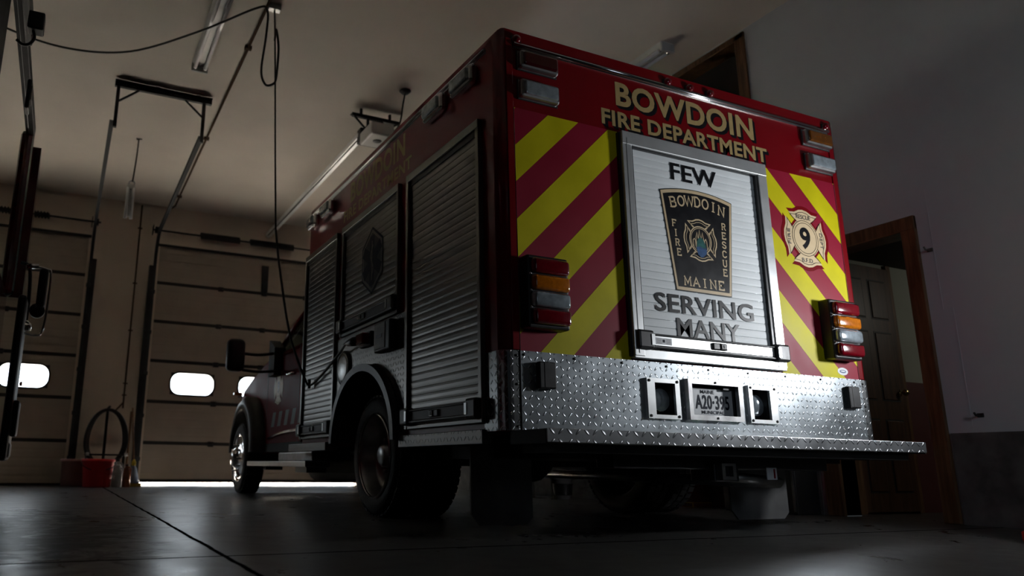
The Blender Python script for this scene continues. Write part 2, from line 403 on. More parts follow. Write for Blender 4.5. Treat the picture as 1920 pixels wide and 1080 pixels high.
GL = {  # stroke letters with slab serifs: strokes, serif bars
 'B': ([[(0.2,0),(0.2,1)],[(0.2,1),(0.62,1),(0.78,0.9),(0.78,0.64),(0.62,0.53),(0.2,0.53)],[(0.62,0.53),(0.85,0.42),(0.85,0.12),(0.65,0),(0.2,0)]], [(0.05,0),(0.05,1)]),
 'O': ([[(0.5+0.4*math.sin(2*PI*k/14), 0.5+0.5*math.cos(2*PI*k/14)) for k in range(15)]], []),
 'W': ([[(0.0,1),(0.25,0),(0.5,0.95),(0.75,0),(1.0,1)]], [(-0.06,1,0.2),(0.86,1,0.2)]),
 'D': ([[(0.2,0),(0.2,1)],[(0.2,1),(0.55,1),(0.85,0.75),(0.85,0.25),(0.55,0),(0.2,0)]], [(0.05,0),(0.05,1)]),
 'I': ([[(0.5,0),(0.5,1)]], [(0.3,0,0.4),(0.3,1,0.4)]),
 'N': ([[(0.15,0),(0.15,1),(0.85,0),(0.85,1)]], [(0,0,0.3),(0,1,0.2),(0.7,1,0.3)]),
 'F': ([[(0.2,0),(0.2,1),(0.85,1),(0.85,0.82)],[(0.2,0.52),(0.65,0.52),(0.65,0.62),(0.65,0.42)]], [(0.05,0,0.35),(0.05,1,0.2)]),
 'R': ([[(0.2,0),(0.2,1)],[(0.2,1),(0.65,1),(0.8,0.88),(0.8,0.62),(0.65,0.5),(0.2,0.5)],[(0.55,0.5),(0.82,0)]], [(0.05,0,0.32),(0.05,1,0.2),(0.75,0,0.22)]),
 'E': ([[(0.85,0.2),(0.85,0),(0.2,0),(0.2,1),(0.83,1),(0.83,0.82)],[(0.2,0.52),(0.65,0.52),(0.65,0.62),(0.65,0.42)]], [(0.05,0,0.2),(0.05,1,0.2)]),
 'S': ([[(0.82,0.78),(0.82,0.86),(0.62,1),(0.35,1),(0.17,0.86),(0.17,0.66),(0.35,0.55),(0.65,0.46),(0.83,0.34),(0.83,0.14),(0.65,0),(0.35,0),(0.16,0.14),(0.16,0.24)]], []),
 'C': ([[(0.85,0.75),(0.85,0.85),(0.65,1),(0.38,1),(0.15,0.8),(0.15,0.2),(0.38,0),(0.65,0),(0.85,0.15),(0.85,0.25)]], []),
 'U': ([[(0.17,1),(0.17,0.2),(0.36,0),(0.64,0),(0.83,0.2),(0.83,1)]], [(0.02,1,0.32),(0.67,1,0.32)]),
 'M': ([[(0.1,0),(0.14,1),(0.5,0.25),(0.86,1),(0.9,0)]], [(-0.03,0,0.27),(0.0,1,0.18),(0.76,0,0.27),(0.82,1,0.18)]),
 'A': ([[(0.08,0),(0.5,1),(0.92,0)],[(0.25,0.35),(0.75,0.35)]], [(-0.05,0,0.27),(0.78,0,0.27)]),
}
def ribbon(mb, pts, wd, place, h=0.001, closed=False):
    P = [Vector(p) for p in pts]; n = len(P); L = []; R = []
    for i in range(n):
        if closed: d0 = P[i]-P[i-1]; d1 = P[(i+1) % n]-P[i]
        else: d0 = P[i]-P[max(i-1, 0)]; d1 = P[min(i+1, n-1)]-P[i]
        if d0.length < 1e-9: d0 = d1
        if d1.length < 1e-9: d1 = d0
        d0 = d0.normalized(); d1 = d1.normalized(); t = d0+d1
        if t.length < 0.3: t = d1
        t = t.normalized(); nn = Vector((-t.y, t.x)); k = 1/max(0.55, abs(nn.dot(Vector((-d1.y, d1.x)))))
        L.append(P[i]+nn*wd/2*k); R.append(P[i]-nn*wd/2*k)
    for i in range(n if closed else n-1):
        j = (i+1) % n
        mb.quad(place(L[i].x, L[i].y, h), place(L[j].x, L[j].y, h), place(R[j].x, R[j].y, h), place(R[i].x, R[i].y, h))
def slab_letter(mb, ch, u, v, wd, hg, place, rot=0.0, sw=0.16):
    strokes, serifs = GL[ch]; c, s_ = math.cos(rot), math.sin(rot)
    def P(x, y, h): x, y = (x-0.5)*wd, (y-0.5)*hg; return place(u+x*c-y*s_, v+x*s_+y*c, h)
    asp = wd/hg
    Q = lambda x, y, h: P(x/asp, y, h)
    for st in strokes: ribbon(mb, [(x*asp, y) for x, y in st], sw, Q, 0.0012)
    for sf in serifs:
        ln = sf[2] if len(sf) > 2 else 0.25
        ribbon(mb, [(sf[0]*asp, sf[1]), ((sf[0]+ln)*asp, sf[1])], sw*0.62, Q, 0.0013)
def fan(mb, pts, place, h):
    vs = [mb.bm.verts.new(place(p[0], p[1], h)) for p in pts]
    r = [mb.bm.faces.new(vs)]; mb._tag(r)
def arm_cross(c, R, k=1.0, notch=1.0):
    """outline of a maltese fire cross about c"""
    base = [(-0.34,0.60),(-0.52,0.72),(-0.70,0.88),(-0.42,0.90),(-0.2,1.0),(0.0,1.03),(0.2,1.0),(0.42,0.90),(0.70,0.88),(0.52,0.72),(0.34,0.60)]
    out = []
    for q in range(4):
        a = -q*PI/2
        for (x, y) in base: out.append((c[0]+R*k*(x*math.cos(a)-y*math.sin(a)), c[1]+R*k*(x*math.sin(a)+y*math.cos(a))))
    return out
def circ(c, r, n=32, sy=1.0): return [(c[0]+r*math.cos(2*PI*k/n), c[1]+r*sy*math.sin(2*PI*k/n)) for k in range(n)]

# ------------------------------------------------------------------ the setting
XW, XL, YF, YB, ZC = 3.27, -5.3, 8.1, -4.6, 3.98
b = MB().m(CONC); b.box(XL-.2, 7.2, YB-.2, YF, -0.2, 0.0); tag(b.done('floor'), kind='structure')
b = MB().m(CEIL); b.box(XL-.2, XW+.15, YB-.2, YF+.15, ZC, ZC+.15); tag(b.done('ceiling'), kind='structure')
# far wall with two door openings
DOORS = [(-4.78, -1.63), (-0.67, 2.48)]; DTOP = 3.39
b = MB().m(WALLF)
b.plate_holes(XL, XW+.15, 0, ZC, [(a, c, -0.01, DTOP) for a, c in DOORS], YF, YF+.15)
tag(b.done('wall_front'), kind='structure')
b = MB().m(DARKW); b.box(XL-.15, XL, YB, YF, 0, ZC); tag(b.done('wall_left'), kind='structure')
b = MB().m(DARKW); b.box(XL, XW, YB-.15, YB, 0, ZC); tag(b.done('wall_back'), kind='structure')
b = MB().m(mat('outside_gravel', (0.45, 0.43, 0.40), 0.9, noise=0.2)); b.box(-14, 14, YF+.001, 26, -0.2, -0.005); tag(b.done('trim_1'), kind='structure')
# right wall: openings for the doorway and the loft hatch
DY0, DY1, DH = 0.21, 0.84, 1.855; HY0, HY1, HZ0, HZ1 = 1.33, 3.6, 2.75, 3.90
def wall_x(mb, x0, x1, y0, y1, z0, z1, holes):
    ys = sorted(set([y0, y1]+[h[0] for h in holes]+[h[1] for h in holes])); zs = sorted(set([z0, z1]+[h[2] for h in holes]+[h[3] for h in holes]))
    def solid(i, j):
        if not (0 <= i < len(ys)-1 and 0 <= j < len(zs)-1): return False
        cy, cz = (ys[i]+ys[i+1])/2, (zs[j]+zs[j+1])/2
        return not any(h[0] < cy < h[1] and h[2] < cz < h[3] for h in holes)
    for i in range(len(ys)-1):
        for j in range(len(zs)-1):
            if not solid(i, j): continue
            a, b_, c, d = ys[i], ys[i+1], zs[j], zs[j+1]
            mb.quad((x0, a, c), (x0, a, d), (x0, b_, d), (x0, b_, c)); mb.quad((x1, a, c), (x1, b_, c), (x1, b_, d), (x1, a, d))
            if not solid(i-1, j): mb.quad((x0, a, c), (x1, a, c), (x1, a, d), (x0, a, d))
            if not solid(i+1, j): mb.quad((x0, b_, c), (x0, b_, d), (x1, b_, d), (x1, b_, c))
            if not solid(i, j-1): mb.quad((x0, a, c), (x0, b_, c), (x1, b_, c), (x1, a, c))
            if not solid(i, j+1): mb.quad((x0, a, d), (x1, a, d), (x1, b_, d), (x0, b_, d))
b = MB().m(WALLR)
wall_x(b, XW, XW+.15, YB, YF, 0, ZC, [(DY0, DY1, -0.01, DH), (HY0, HY1, HZ0, HZ1)])
tag(b.done('wall_right'), kind='structure')
# wallboard joint line on the right wall
b = MB().m(mat('joint_tape', (0.53, 0.56, 0.58), 0.8, noise=0.05))
b.box(XW-.0015, XW+.001, -0.024, -0.016, .54, 1.30); b.box(XW-.0015, XW+.001, 0.033, 0.038, 1.30, 2.1); b.box(XW-.0015, XW+.001, -0.35, 0.035, 1.772, 1.778)
tag(b.done('trim_2'), kind='structure')
b = MB().m(ROUGHC)
b.box(XW-.012, XW+.001, YB, 0.10, 0, 0.535); tag(b.done('baseboard_right'), kind='structure')
b = MB().m(WOODLT if False else ROUGHC); b.box(XW-.012, XW+.001, 1.0, YF, 0, 0.5); tag(b.done('trim_3'), kind='structure')
# doorway casing
b = MB().m(WOOD)
b.box(XW-.025, XW+.16, .115, .21, 0, 1.945, .006)
b.box(XW-.025, XW+.16, .84, .965, 0, 1.945, .006)
b.m(WOODY).box(XW-.026, XW+.16, .115, .965, 1.85, 1.946, .006)
tag(b.done('trim_4'), kind='structure')
# loft hatch casing
b = MB().m(WOOD); b.box(XW-.02, XW+.16, 1.235, 1.33, 2.7, 3.955, .006); b.m(WOODY).box(XW-.02, XW+.16, 1.235, 3.7, 2.66, 2.75, .006).box(XW-.02, XW+.16, 1.235, 3.7, 3.90, 3.956, .006)
b.m(WOOD).box(XW-.02, XW+.16, 3.6, 3.7, 2.7, 3.955, .006)
tag(b.done('trim_5'), kind='structure')
# loft space behind the hatch and the side room behind the doorway
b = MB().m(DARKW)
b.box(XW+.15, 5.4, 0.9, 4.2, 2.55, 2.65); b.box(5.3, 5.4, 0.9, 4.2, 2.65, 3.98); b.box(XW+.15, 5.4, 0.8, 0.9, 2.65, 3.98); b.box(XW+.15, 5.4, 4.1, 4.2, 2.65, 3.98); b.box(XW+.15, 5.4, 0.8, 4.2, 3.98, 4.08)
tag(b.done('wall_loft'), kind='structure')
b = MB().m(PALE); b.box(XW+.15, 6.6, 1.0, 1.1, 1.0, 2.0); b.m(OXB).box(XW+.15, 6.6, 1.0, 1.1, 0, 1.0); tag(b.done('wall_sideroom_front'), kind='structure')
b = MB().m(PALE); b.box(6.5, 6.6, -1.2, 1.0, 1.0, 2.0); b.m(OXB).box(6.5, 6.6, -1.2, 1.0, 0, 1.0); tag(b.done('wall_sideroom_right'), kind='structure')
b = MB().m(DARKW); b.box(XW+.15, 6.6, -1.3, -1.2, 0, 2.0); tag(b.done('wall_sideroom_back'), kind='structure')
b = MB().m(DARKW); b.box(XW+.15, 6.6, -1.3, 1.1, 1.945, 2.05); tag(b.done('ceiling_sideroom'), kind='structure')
# inner panelled door in the side room
idoor = thing('panel_door', (3.97, 0.98, 0.0), 'brown six-panel wooden door with brass knob, seen through the doorway behind the truck', 'door')
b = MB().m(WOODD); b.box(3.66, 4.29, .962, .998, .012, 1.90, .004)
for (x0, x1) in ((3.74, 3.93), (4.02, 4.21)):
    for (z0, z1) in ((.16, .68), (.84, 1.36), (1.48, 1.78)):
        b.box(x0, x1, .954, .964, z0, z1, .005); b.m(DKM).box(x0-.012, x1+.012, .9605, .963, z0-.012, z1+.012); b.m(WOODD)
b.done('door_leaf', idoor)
for dx in (0,):
    b = MB().m(BRASS); b.lathe([(0, -.065), (.018, -.063), (.027, -.052), (.028, -.042), (.018, -.030), (.009, -.024), (.009, -.006), (.026, -.004), (.026, 0)], (4.225, .962, .90), 'Y', 20); b.done('door_knob', idoor)
b = MB().m(WOOD); b.box(3.58, 3.66, .955, .996, 0, 1.94, .004); b.box(4.29, 4.345, .975, .996, 0, 1.94, .004); b.done('door_casing', idoor)

# ------------------------------------------------------------------ garage doors
SEC = [0.0, .565, 1.13, 1.70, 2.265, 2.83, 3.39]
def garage_door(idx, x0, x1, label, gap=0.0):
    d = thing('door_%d' % idx, ((x0+x1)/2, YF+.06, 0), label, None, None, 'structure')
    if 'category' in d: del d['category']
    wins = [((x0+x1)/2+k*.966) for k in (-1, 0, 1)]
    for i in range(6):
        b = MB().m(DOORP); z0, z1 = SEC[i]+.004+(gap if i == 0 else 0), SEC[i+1]-.004
        holes = [(c-.305, c+.305, 1.245, 1.555) for c in wins] if i == 2 else []
        b.plate_holes(x0, x1, z0, z1, holes, YF+.035, YF+.075)
        # shallow ribs along the panel
        n = 5
        for k in range(n):
            zz = z0+(z1-z0)*(k+.5)/n
            if holes and 1.20 < zz < 1.60: continue
            b.box(x0, x1, YF+.031, YF+.036, zz-.042, zz+.042, .003, 1)
        b.m(SEAM).box(x0, x1, YF+.030, YF+.038, z0-.022, z0+.024)
        p = b.done('door_panel', d)
        if i == 2:
            for c in wins:
                # rounded frame that fills the corners of the opening
                def rr(hw, hh, r, n=7):
                    out = []
                    for (sx, sz, a0) in ((1, 1, 0), (-1, 1, PI/2), (-1, -1, PI), (1, -1, 1.5*PI)):
                        for k in range(n+1):
                            a = a0+PI/2*k/n; out.append((c+sx*(hw-r)+r*math.cos(a), 1.40+sz*(hh-r)+r*math.sin(a)))
                    return out
                b = MB().m(SEAM); o_, i_ = rr(.325, .175, .15), rr(.300, .150, .125); nn = len(o_)
                for k in range(nn):
                    j = (k+1) % nn
                    A = lambda p, y: (p[0], y, p[1])
                    b.quad(A(o_[k], YF+.026), A(o_[j], YF+.026), A(i_[j], YF+.026), A(i_[k], YF+.026))
                    b.quad(A(i_[k], YF+.026), A(i_[j], YF+.026), A(i_[j], YF+.078), A(i_[k], YF+.078))
                    b.quad(A(o_[k], YF+.026), A(o_[k], YF+.036), A(o_[j], YF+.036), A(o_[j], YF+.026))
                    ou = (c+max(-.306, min(.306, (i_[k][0]-c)*9)), 0)
                # corner fillers behind the frame
                for sx in (-1, 1):
                    for sz in (-1, 1):
                        arc = [(c+sx*(.175+.13*math.cos(PI/2*k/6)), 1.40+sz*(.025+.13*math.sin(PI/2*k/6))) for k in range(7)]
                        b.poly(arc+[(c+sx*.306, 1.40+sz*.156)], 'Y', YF+.036, YF+.075)
                b.done('window_frame', p)
                b = MB().m(PANE); fan(b, rr(.301, .151, .126), lambda u, v, h: (u, YF+.055, v), 0); b.done('window_pane', p, fix=False)
    for i in range(1, 6):
        for hx in (x0+.92, (x0+x1)/2, x1-.92):
            b = MB().m(DKM); b.box(hx-.04, hx+.04, YF+.018, YF+.034, SEC[i]-.035, SEC[i]+.035, .004); b.cyl((hx-.045, YF+.018, SEC[i]), (hx+.045, YF+.018, SEC[i]), .009, seg=8); b.done('hinge', d)
    b = MB().m(TRK); b.box((x0+x1)/2-.05, (x0+x1)/2+.05, YF+.012, YF+.034, SEC[5]+.03, SEC[6]-.12, .004); b.done('arm_bracket', d)
    b = MB().m(BLK); b.box(x0, x1, YF+.03, YF+.08, gap-.004, gap+.012); b.done('bottom_seal', d)
    return d
garage_door(1, *DOORS[0], 'tan sectional garage door with oval windows, left behind the fire engine')
garage_door(2, *DOORS[1], 'tan sectional garage door with oval windows, in front of the rescue truck', .055)
# roof header strip lines along wall top
for k, (a, c) in enumerate(DOORS):
    b = MB().m(SEAM); b.box(a-.03, c+.03, YF-.006, YF+.001, DTOP-.02, DTOP+.02); tag(b.done('trim_%d' % (6+k)), kind='structure')

def track(x, side, label, yend, ztop):
    t = thing('door_track', (x, YF, 0), label, 'door track', 'steel garage door tracks')
    pts = [(x, YF-.05, 0.0), (x, YF-.05, 3.05)]
    for k in range(9):
        a = PI/2*k/8; pts.append((x, YF-.05-.35*(1-math.cos(a)), 3.08+(ztop-3.08)*math.sin(a)))
    pts.append((x, yend, ztop))
    b = MB().m(TRK); P = [Vector(p) for p in pts]
    for i in range(len(P)-1):
        # C-shaped steel channel, two flanges
        d = (P[i+1]-P[i]); n = Vector((0, d.z, -d.y)).normalized()*.025
        for off in (-1, 1):
            q0, q1 = P[i]+n*off, P[i+1]+n*off
            b.quad(q0+Vector((-.02, 0, 0)), q1+Vector((-.02, 0, 0)), q1+Vector((.02, 0, 0)), q0+Vector((.02, 0, 0)))
        s_ = Vector((.02*side, 0, 0))
        b.quad(P[i]-n+s_, P[i]+n+s_, P[i+1]+n+s_, P[i+1]-n+s_)
    b.done('channel', t)
    b = MB().m(DKM); b.box(x+side*.02-.004+(.0 if side > 0 else -.05), x+side*.02+.004+(.05 if side > 0 else 0), YF-.09, YF-.001, 0, 3.05); b.done('mounting_angle', t)
    for k in range(5):
        b = MB().m(TRK); z = .35+k*.58; b.box(x-.03, x+.03, YF-.1, YF-.055, z-.025, z+.025, .004); b.done('roller_bracket', t)
    return t
track(-1.575, 1, 'steel door track right of the garage door behind the fire engine', 4.46, 3.52)
track(-0.725, -1, 'steel door track beside the left edge of the garage door in front of the truck', 4.46, 3.52)

# hanger frame carrying the two tracks
h = thing('track_hanger', (-1.1, 4.45, ZC), 'dark perforated angle-iron hanger frame under the ceiling, holding two door tracks', 'hanger')
b = MB().m(DKM); b.box(-1.58, -.64, 4.43, 4.47, 3.90, 3.955, .003); b.box(-1.58, -.64, 4.40, 4.47, 3.95, 3.957)
for k in range(24): b.m(TRK).cyl((-1.56+k*.039, 4.428, 3.925), (-1.56+k*.039, 4.431, 3.925), .008, seg=6)
b.m(DKM); b.box(-1.2, -1.16, 4.43, 4.47, 3.95, ZC); b.box(-.8, -.76, 4.43, 4.47, 3.95, ZC); b.done('angle_bar', h)
for x in (-1.545, -.715):
    b = MB().m(DKM); b.box(x-.016, x+.016, 4.435, 4.465, 3.47, 3.91); b.done('drop_leg', h)
    s_ = 1 if x < -1 else -1
    b = MB().m(DKM); b.tube([(x, 4.45, 3.74), (x+s_*.2, 4.45, 3.91)], .011, 6); b.done('brace', h)

def torsion(x0, x1, springs, label):
    t = thing('torsion_spring_shaft', ((x0+x1)/2, YF-.1, 3.58), label, 'spring shaft')
    b = MB().m(DKM); b.cyl((x0, YF-.1, 3.58), (x1, YF-.1, 3.58), .013, seg=10); b.done('shaft', t)
    for a, c in springs:
        pts = []; n = 26
        for k in range(n*8+1):
            an = 2*PI*k/8; pts.append((a+(c-a)*k/(n*8), YF-.1+.043*math.cos(an), 3.58+.043*math.sin(an)))
        b = MB().m(DKM); b.tube(pts, .011, 5); b.cyl((a, YF-.1, 3.58), (c, YF-.1, 3.58), .034, seg=12); b.done('spring', t)
    for x in (x0+.06, x1-.06):
        b = MB().m(DKM); b.lathe([(.0, -.03), (.05, -.03), (.05, .03), (0, .03)], (x, YF-.1, 3.58), 'X', 16); b.done('cable_drum', t)
        b = MB().m(DKM); b.box(x-.06, x-.05, YF-.15, YF-.001, 3.52, 3.64); b.done('end_bracket', t)
torsion(-4.7, -1.5, [(-3.2, -2.16)], 'dark torsion spring shaft above the garage door behind the fire engine')
torsion(-.80, 2.55, [(-.12, .46), (.62, 1.3)], 'dark torsion spring shaft above the garage door in front of the truck')

# garage door opener
op = thing('garage_door_opener', (.95, 4.0, 3.7), 'white garage door opener hung under the ceiling above the truck cab', 'door opener')
b = MB().m(WHT); b.box(.86, 1.12, 3.74, 4.08, 3.60, 3.74, .02); b.m(DKM).lathe([(.0, -.004), (.045, -.004), (.048, 0)], (.99, 3.90, 3.60), 'Z', 18); b.done('motor_housing', op)
b = MB().m(DKM); b.box(.86, 1.12, 4.05, 4.16, 3.64, 3.80, .008); b.box(.92, .99, 3.98, 4.10, 3.74, 3.82); b.done('chassis', op)
b = MB().m(ALUF); b.box(.86, .94, 4.12, YF-.05, 3.715, 3.77, .004); b.box(.885, .915, 4.12, YF-.05, 3.70, 3.716); b.done('rail', op)
b = MB().m(DKM); b.tube([(.865, 4.12, 3.69), (.865, YF-.2, 3.70)], .006, 6); b.done('chain', op)
b = MB().m(DKM); b.box(.74, 1.28, 3.98, 4.02, 3.88, 3.915); b.box(.74, 1.28, 3.985, 4.06, 3.912, 3.918); b.done('hanger_bar', op)
for xa, xb in ((.76, .92), (1.26, 1.08)):
    b = MB().m(DKM); b.tube([(xa, 4.0, 3.89), (xb, 4.0, 3.74)], .010, 6); b.done('hanger_brace', op)
    b = MB().m(DKM); b.box(xb-.012, xb+.012, 3.99, 4.01, 3.72, 3.89); b.box((xa+xb)/2-.012, (xa+xb)/2+.012, 3.985, 4.01, 3.915, ZC); b.done('hanger_strap', op)
# its power outlet and cord
pw = thing('ceiling_outlet', (1.1, 3.45, ZC), 'small ceiling outlet with dark cord hanging to the door opener', 'outlet')
b = MB().m(DKM); b.lathe([(0, -.03), (.035, -.03), (.06, -.006), (.06, 0)], (1.1, 3.45, ZC), 'Z', 16); b.done('outlet_plate', pw)
b = MB().m(CORD); b.tube(curve_pts([(1.1, 3.45, ZC-.02), (1.1, 3.50, 3.85), (1.12, 3.62, 3.70), (1.11, 3.80, 3.66)]), .008, 6); b.done('cord', pw)

# ceiling conduit
b = MB().m(COPPER); b.tube([(-.525, YB, ZC-.016), (-.525, 7.95, ZC-.016), (-.60, 8.05, ZC-.05)], .013, 8)
for k in range(6): b.box(-.555, -.495, -3+k*2.1, -2.96+k*2.1, ZC-.03, ZC)
for f in b.bm.faces: f.smooth = False
tag(b.done('conduit'), 'thin brown conduit running along the ceiling toward the garage door wall', 'conduit')
# wall pipe between the doors
b = MB().m(COPPER); b.tube([(-.97, YF-.012, 3.95), (-.97, YF-.012, 1.02)], .011, 8)
for z in (3.6, 2.78, 2.1, 1.36, 1.2): b.box(-1.0, -.94, YF-.022, YF, z-.008, z+.008)
b.tube([(-.97, YF-.02, 1.1), (-1.06, YF-.05, .99), (-1.15, YF-.06, .98)], .012, 8)
for f in b.bm.faces: f.smooth = False
tag(b.done('air_pipe'), 'thin brown air pipe running down the tan wall between the garage doors', 'pipe')

# fluorescent fixtures
def fixture(loc, label, ln=1.7):
    t = thing('fluorescent_fixture', loc, label, 'ceiling light', 'bare double-tube fluorescent ceiling lights')
    x, y, z = loc
    b = MB().m(WHT); b.poly([(x-.075, z), (x-.05, z-.035), (x+.05, z-.035), (x+.075, z)], 'Y', y-ln/2, y+ln/2); b.done('housing', t)
    for dx in (-.045, .045):
        b = MB().m(TUBE); b.cyl((x+dx, y-ln/2+.03, z-.058), (x+dx, y+ln/2-.03, z-.058), .017, seg=14)
        b.m(CHROME).cyl((x+dx, y-ln/2+.03, z-.058), (x+dx, y-ln/2+.06, z-.058), .0175, seg=14).cyl((x+dx, y+ln/2-.06, z-.058), (x+dx, y+ln/2-.03, z-.058), .0175, seg=14); b.done('tube', t)
    for yy in (y-ln/2+.012, y+ln/2-.012):
        b = MB().m(WHT); b.box(x-.075, x+.075, yy-.014, yy+.014, z-.085, z, .006); b.done('end_cap', t)
    return t
f1 = fixture((-.87, 2.98, ZC), 'double-tube fluorescent light on the ceiling above the bay, left of the hanging cord')
f2 = copy_thing(f1, (2.84, 2.52, ZC), 'double-tube fluorescent light near the right wall, half behind the truck roof')

# hanging work lamp
wl = thing('hanging_work_lamp', (-1.25, 5.8, ZC), 'white twin-tube work lamp hanging vertically on a cord by the garage doors', 'work lamp')
b = MB().m(BCORD); b.tube(curve_pts([(-1.235, 5.8, ZC), (-1.24, 5.8, 3.75), (-1.255, 5.8, 3.5), (-1.26, 5.8, 3.44)]), .009, 6); b.tube([(-1.26, 5.8, 3.97), (-1.2, 5.8, 3.985)], .012, 6); b.done('cord', wl)
b = MB().m(STEEL); b.tube(circ3 := [(-1.263+.03*math.cos(k*PI/8), 5.8, 3.42+.03*math.sin(k*PI/8)) for k in range(16)], .007, 6, closed=True); b.done('hook', wl)
b = MB().m(WHT); b.box(-1.315, -1.225, 5.77, 5.81, 3.34, 3.40, .008); b.m(WHT).box(-1.29, -1.25, 5.80, 5.825, 3.02, 3.36); b.done('lamp_head', wl)
for dx in (-.03, .03):
    b = MB().m(TUBE); b.cyl((-1.27+dx, 5.785, 2.99), (-1.27+dx, 5.785, 3.36), .018, seg=12); b.done('tube', wl)

# overhead power cord feeding the truck
pc = thing('overhead_power_cord', (-.47, 2.6, ZC), 'black power cord hanging from the ceiling with a loop, plugged into the truck side', 'power cord')
b = MB().m(CORD)
b.tube(curve_pts([(-2.9, 3.55, 3.93), (-2.48, 3.78, 3.89), (-2.0, 3.80, 3.84), (-1.5, 3.58, 3.82), (-1.0, 3.08, 3.86), (-.62, 2.66, 3.93), (-.53, 2.62, 3.92), (-.523, 2.62, 3.72), (-.548, 2.62, 3.377), (-.511, 2.62, 3.255), (-.45, 2.62, 3.27), (-.424, 2.62, 3.337), (-.418, 2.62, 3.60), (-.445, 2.62, 3.764), (-.452, 2.62, 3.66)]), .009, 8); b.done('swagged_cord', pc)
b = MB().m(CORD); b.tube([(-.471, 2.62, ZC), (-.452, 2.62, 3.7), (-.431, 2.62, 3.31), (-.396, 2.62, 2.627), (-.364, 2.62, 2.061)], .007, 8)
b.tube(curve_pts([(-.364, 2.62, 2.061), (-.32, 2.62, 1.768), (-.232, 2.62, 1.321), (-.169, 2.62, 1.123), (-.085, 2.62, .93), (-.040, 2.655, .885), (-.03, 2.55, .895), (-.035, 2.25, .965), (-.05, 1.95, 1.04), (-.085, 1.75, 1.065), (-.09, 1.67, 1.06)]), .009, 8)
b.tube([(-.036, 2.655, .86), (-.036, 2.655, .93)], .012, 6); b.done('drop_cord', pc)
b = MB().m(BLK); b.tube([(-.09, 1.70, 1.06), (-.08, 1.62, 1.062), (-.06, 1.58, 1.062)], [.018, .030, .030], 12); b.done('plug', pc)
b = MB().m(STEEL); b.box(-.52, -.42, 2.59, 2.65, 3.93, ZC, .004); b.done('ceiling_clip', pc)

# ------------------------------------------------------------------ rescue truck
W, L_, H = 2.40, 2.93, 2.372
T = thing('rescue_truck', (1.2, 2.4, 0), 'dark red fire department rescue truck, its rear covered in yellow chevron stripes', 'truck')
YR, YFW, RW = 1.58, 5.40, .362
def ellarc(cy, cz, a, h, n=20): return [(cy+a*math.cos(PI*k/n), cz+h*math.sin(PI*k/n)) for k in range(n+1)]
# body shell with the wheel arch
b = MB().m(RED)
prof = [(.13, .452), (.13, .80), (0, .80), (0, H), (L_, H), (L_, .44)] + [p for p in ellarc(YR, .44, .52, .45)]
b.poly(prof, 'X', 0, W)
es = []
for e in b.bm.edges:
    a, c = e.verts[0].co, e.verts[1].co
    if abs(a.x-c.x) < 1e-6 and abs(a.z-H) < 1e-6 and abs(c.z-H) < 1e-6: es.append(e)
    if abs(a.x-c.x) < 1e-6 and (abs(a.x) < 1e-6 or abs(a.x-W) < 1e-6):
        if abs(a.z-H) < 1e-6 and abs(c.z-H) < 1e-6: es.append(e)
        if abs(a.y-c.y) < 1e-6 and (abs(a.y) < 1e-6 or abs(a.y-L_) < 1e-6) and max(a.z, c.z) > 1: es.append(e)
rb = bmesh.ops.bevel(b.bm, geom=list(set(es)), offset=.045, segments=4, affect='EDGES', profile=.5)
for f in b.bm.faces: f.material_index = 0
for f in rb['faces']: f.smooth = True
b.done('body_shell', T)
# corner extrusions on the rear face
for x0, x1 in ((.046, .084), (2.316, 2.354)):
    b = MB().m(RED); b.box(x0, x1, -.006, .01, .80, H-.05, .003); b.m(CHROME).box(x1-.002 if x0 < 1 else x0-.001, x1+.001 if x0 < 1 else x0+.002, -.0065, .0, .80, 1.96); b.done('corner_post', T)
# rear chevron panel
PX = lambda u, v, h: (u, -.004-h, v)
def clip_band(x0, x1, z0, z1, c0, c1, mirror):
    """part of the rectangle where c0 <= z - d <= c1, d = distance from the body edge"""
    poly = [(x0, z0), (x1, z0), (x1, z1), (x0, z1)]
    f = (lambda p: p[1]-(2.4-p[0])) if mirror else (lambda p: p[1]-p[0])
    for val, sgn in ((c0, 1), (c1, -1)):
        out = []
        for i in range(len(poly)):
            p, q = poly[i], poly[(i+1) % len(poly)]; fp, fq = sgn*(f(p)-val), sgn*(f(q)-val)
            if fp >= 0: out.append(p)
            if fp*fq < 0:
                t = fp/(fp-fq); out.append((p[0]+t*(q[0]-p[0]), p[1]+t*(q[1]-p[1])))
        poly = out
        if not poly: return []
    return poly
for mirror, x0, x1 in ((False, .087, .701), (True, 1.714, 2.313)):
    b = MB().m(CRIM); b.box(x0-.001, x1+.001, -.004, .001, .797, 1.96); b.m(YEL)
    for c0, c1 in ((1.865, 2.05), (1.50, 1.68), (1.136, 1.318), (.785, .960), (.425, .605), (.07, .25)):
        pl = clip_band(x0, x1, .798, 1.959, c0, c1, mirror)
        if len(pl) > 2: fan(b, pl, PX, .0006)
    b.done('chevron_panel', T)

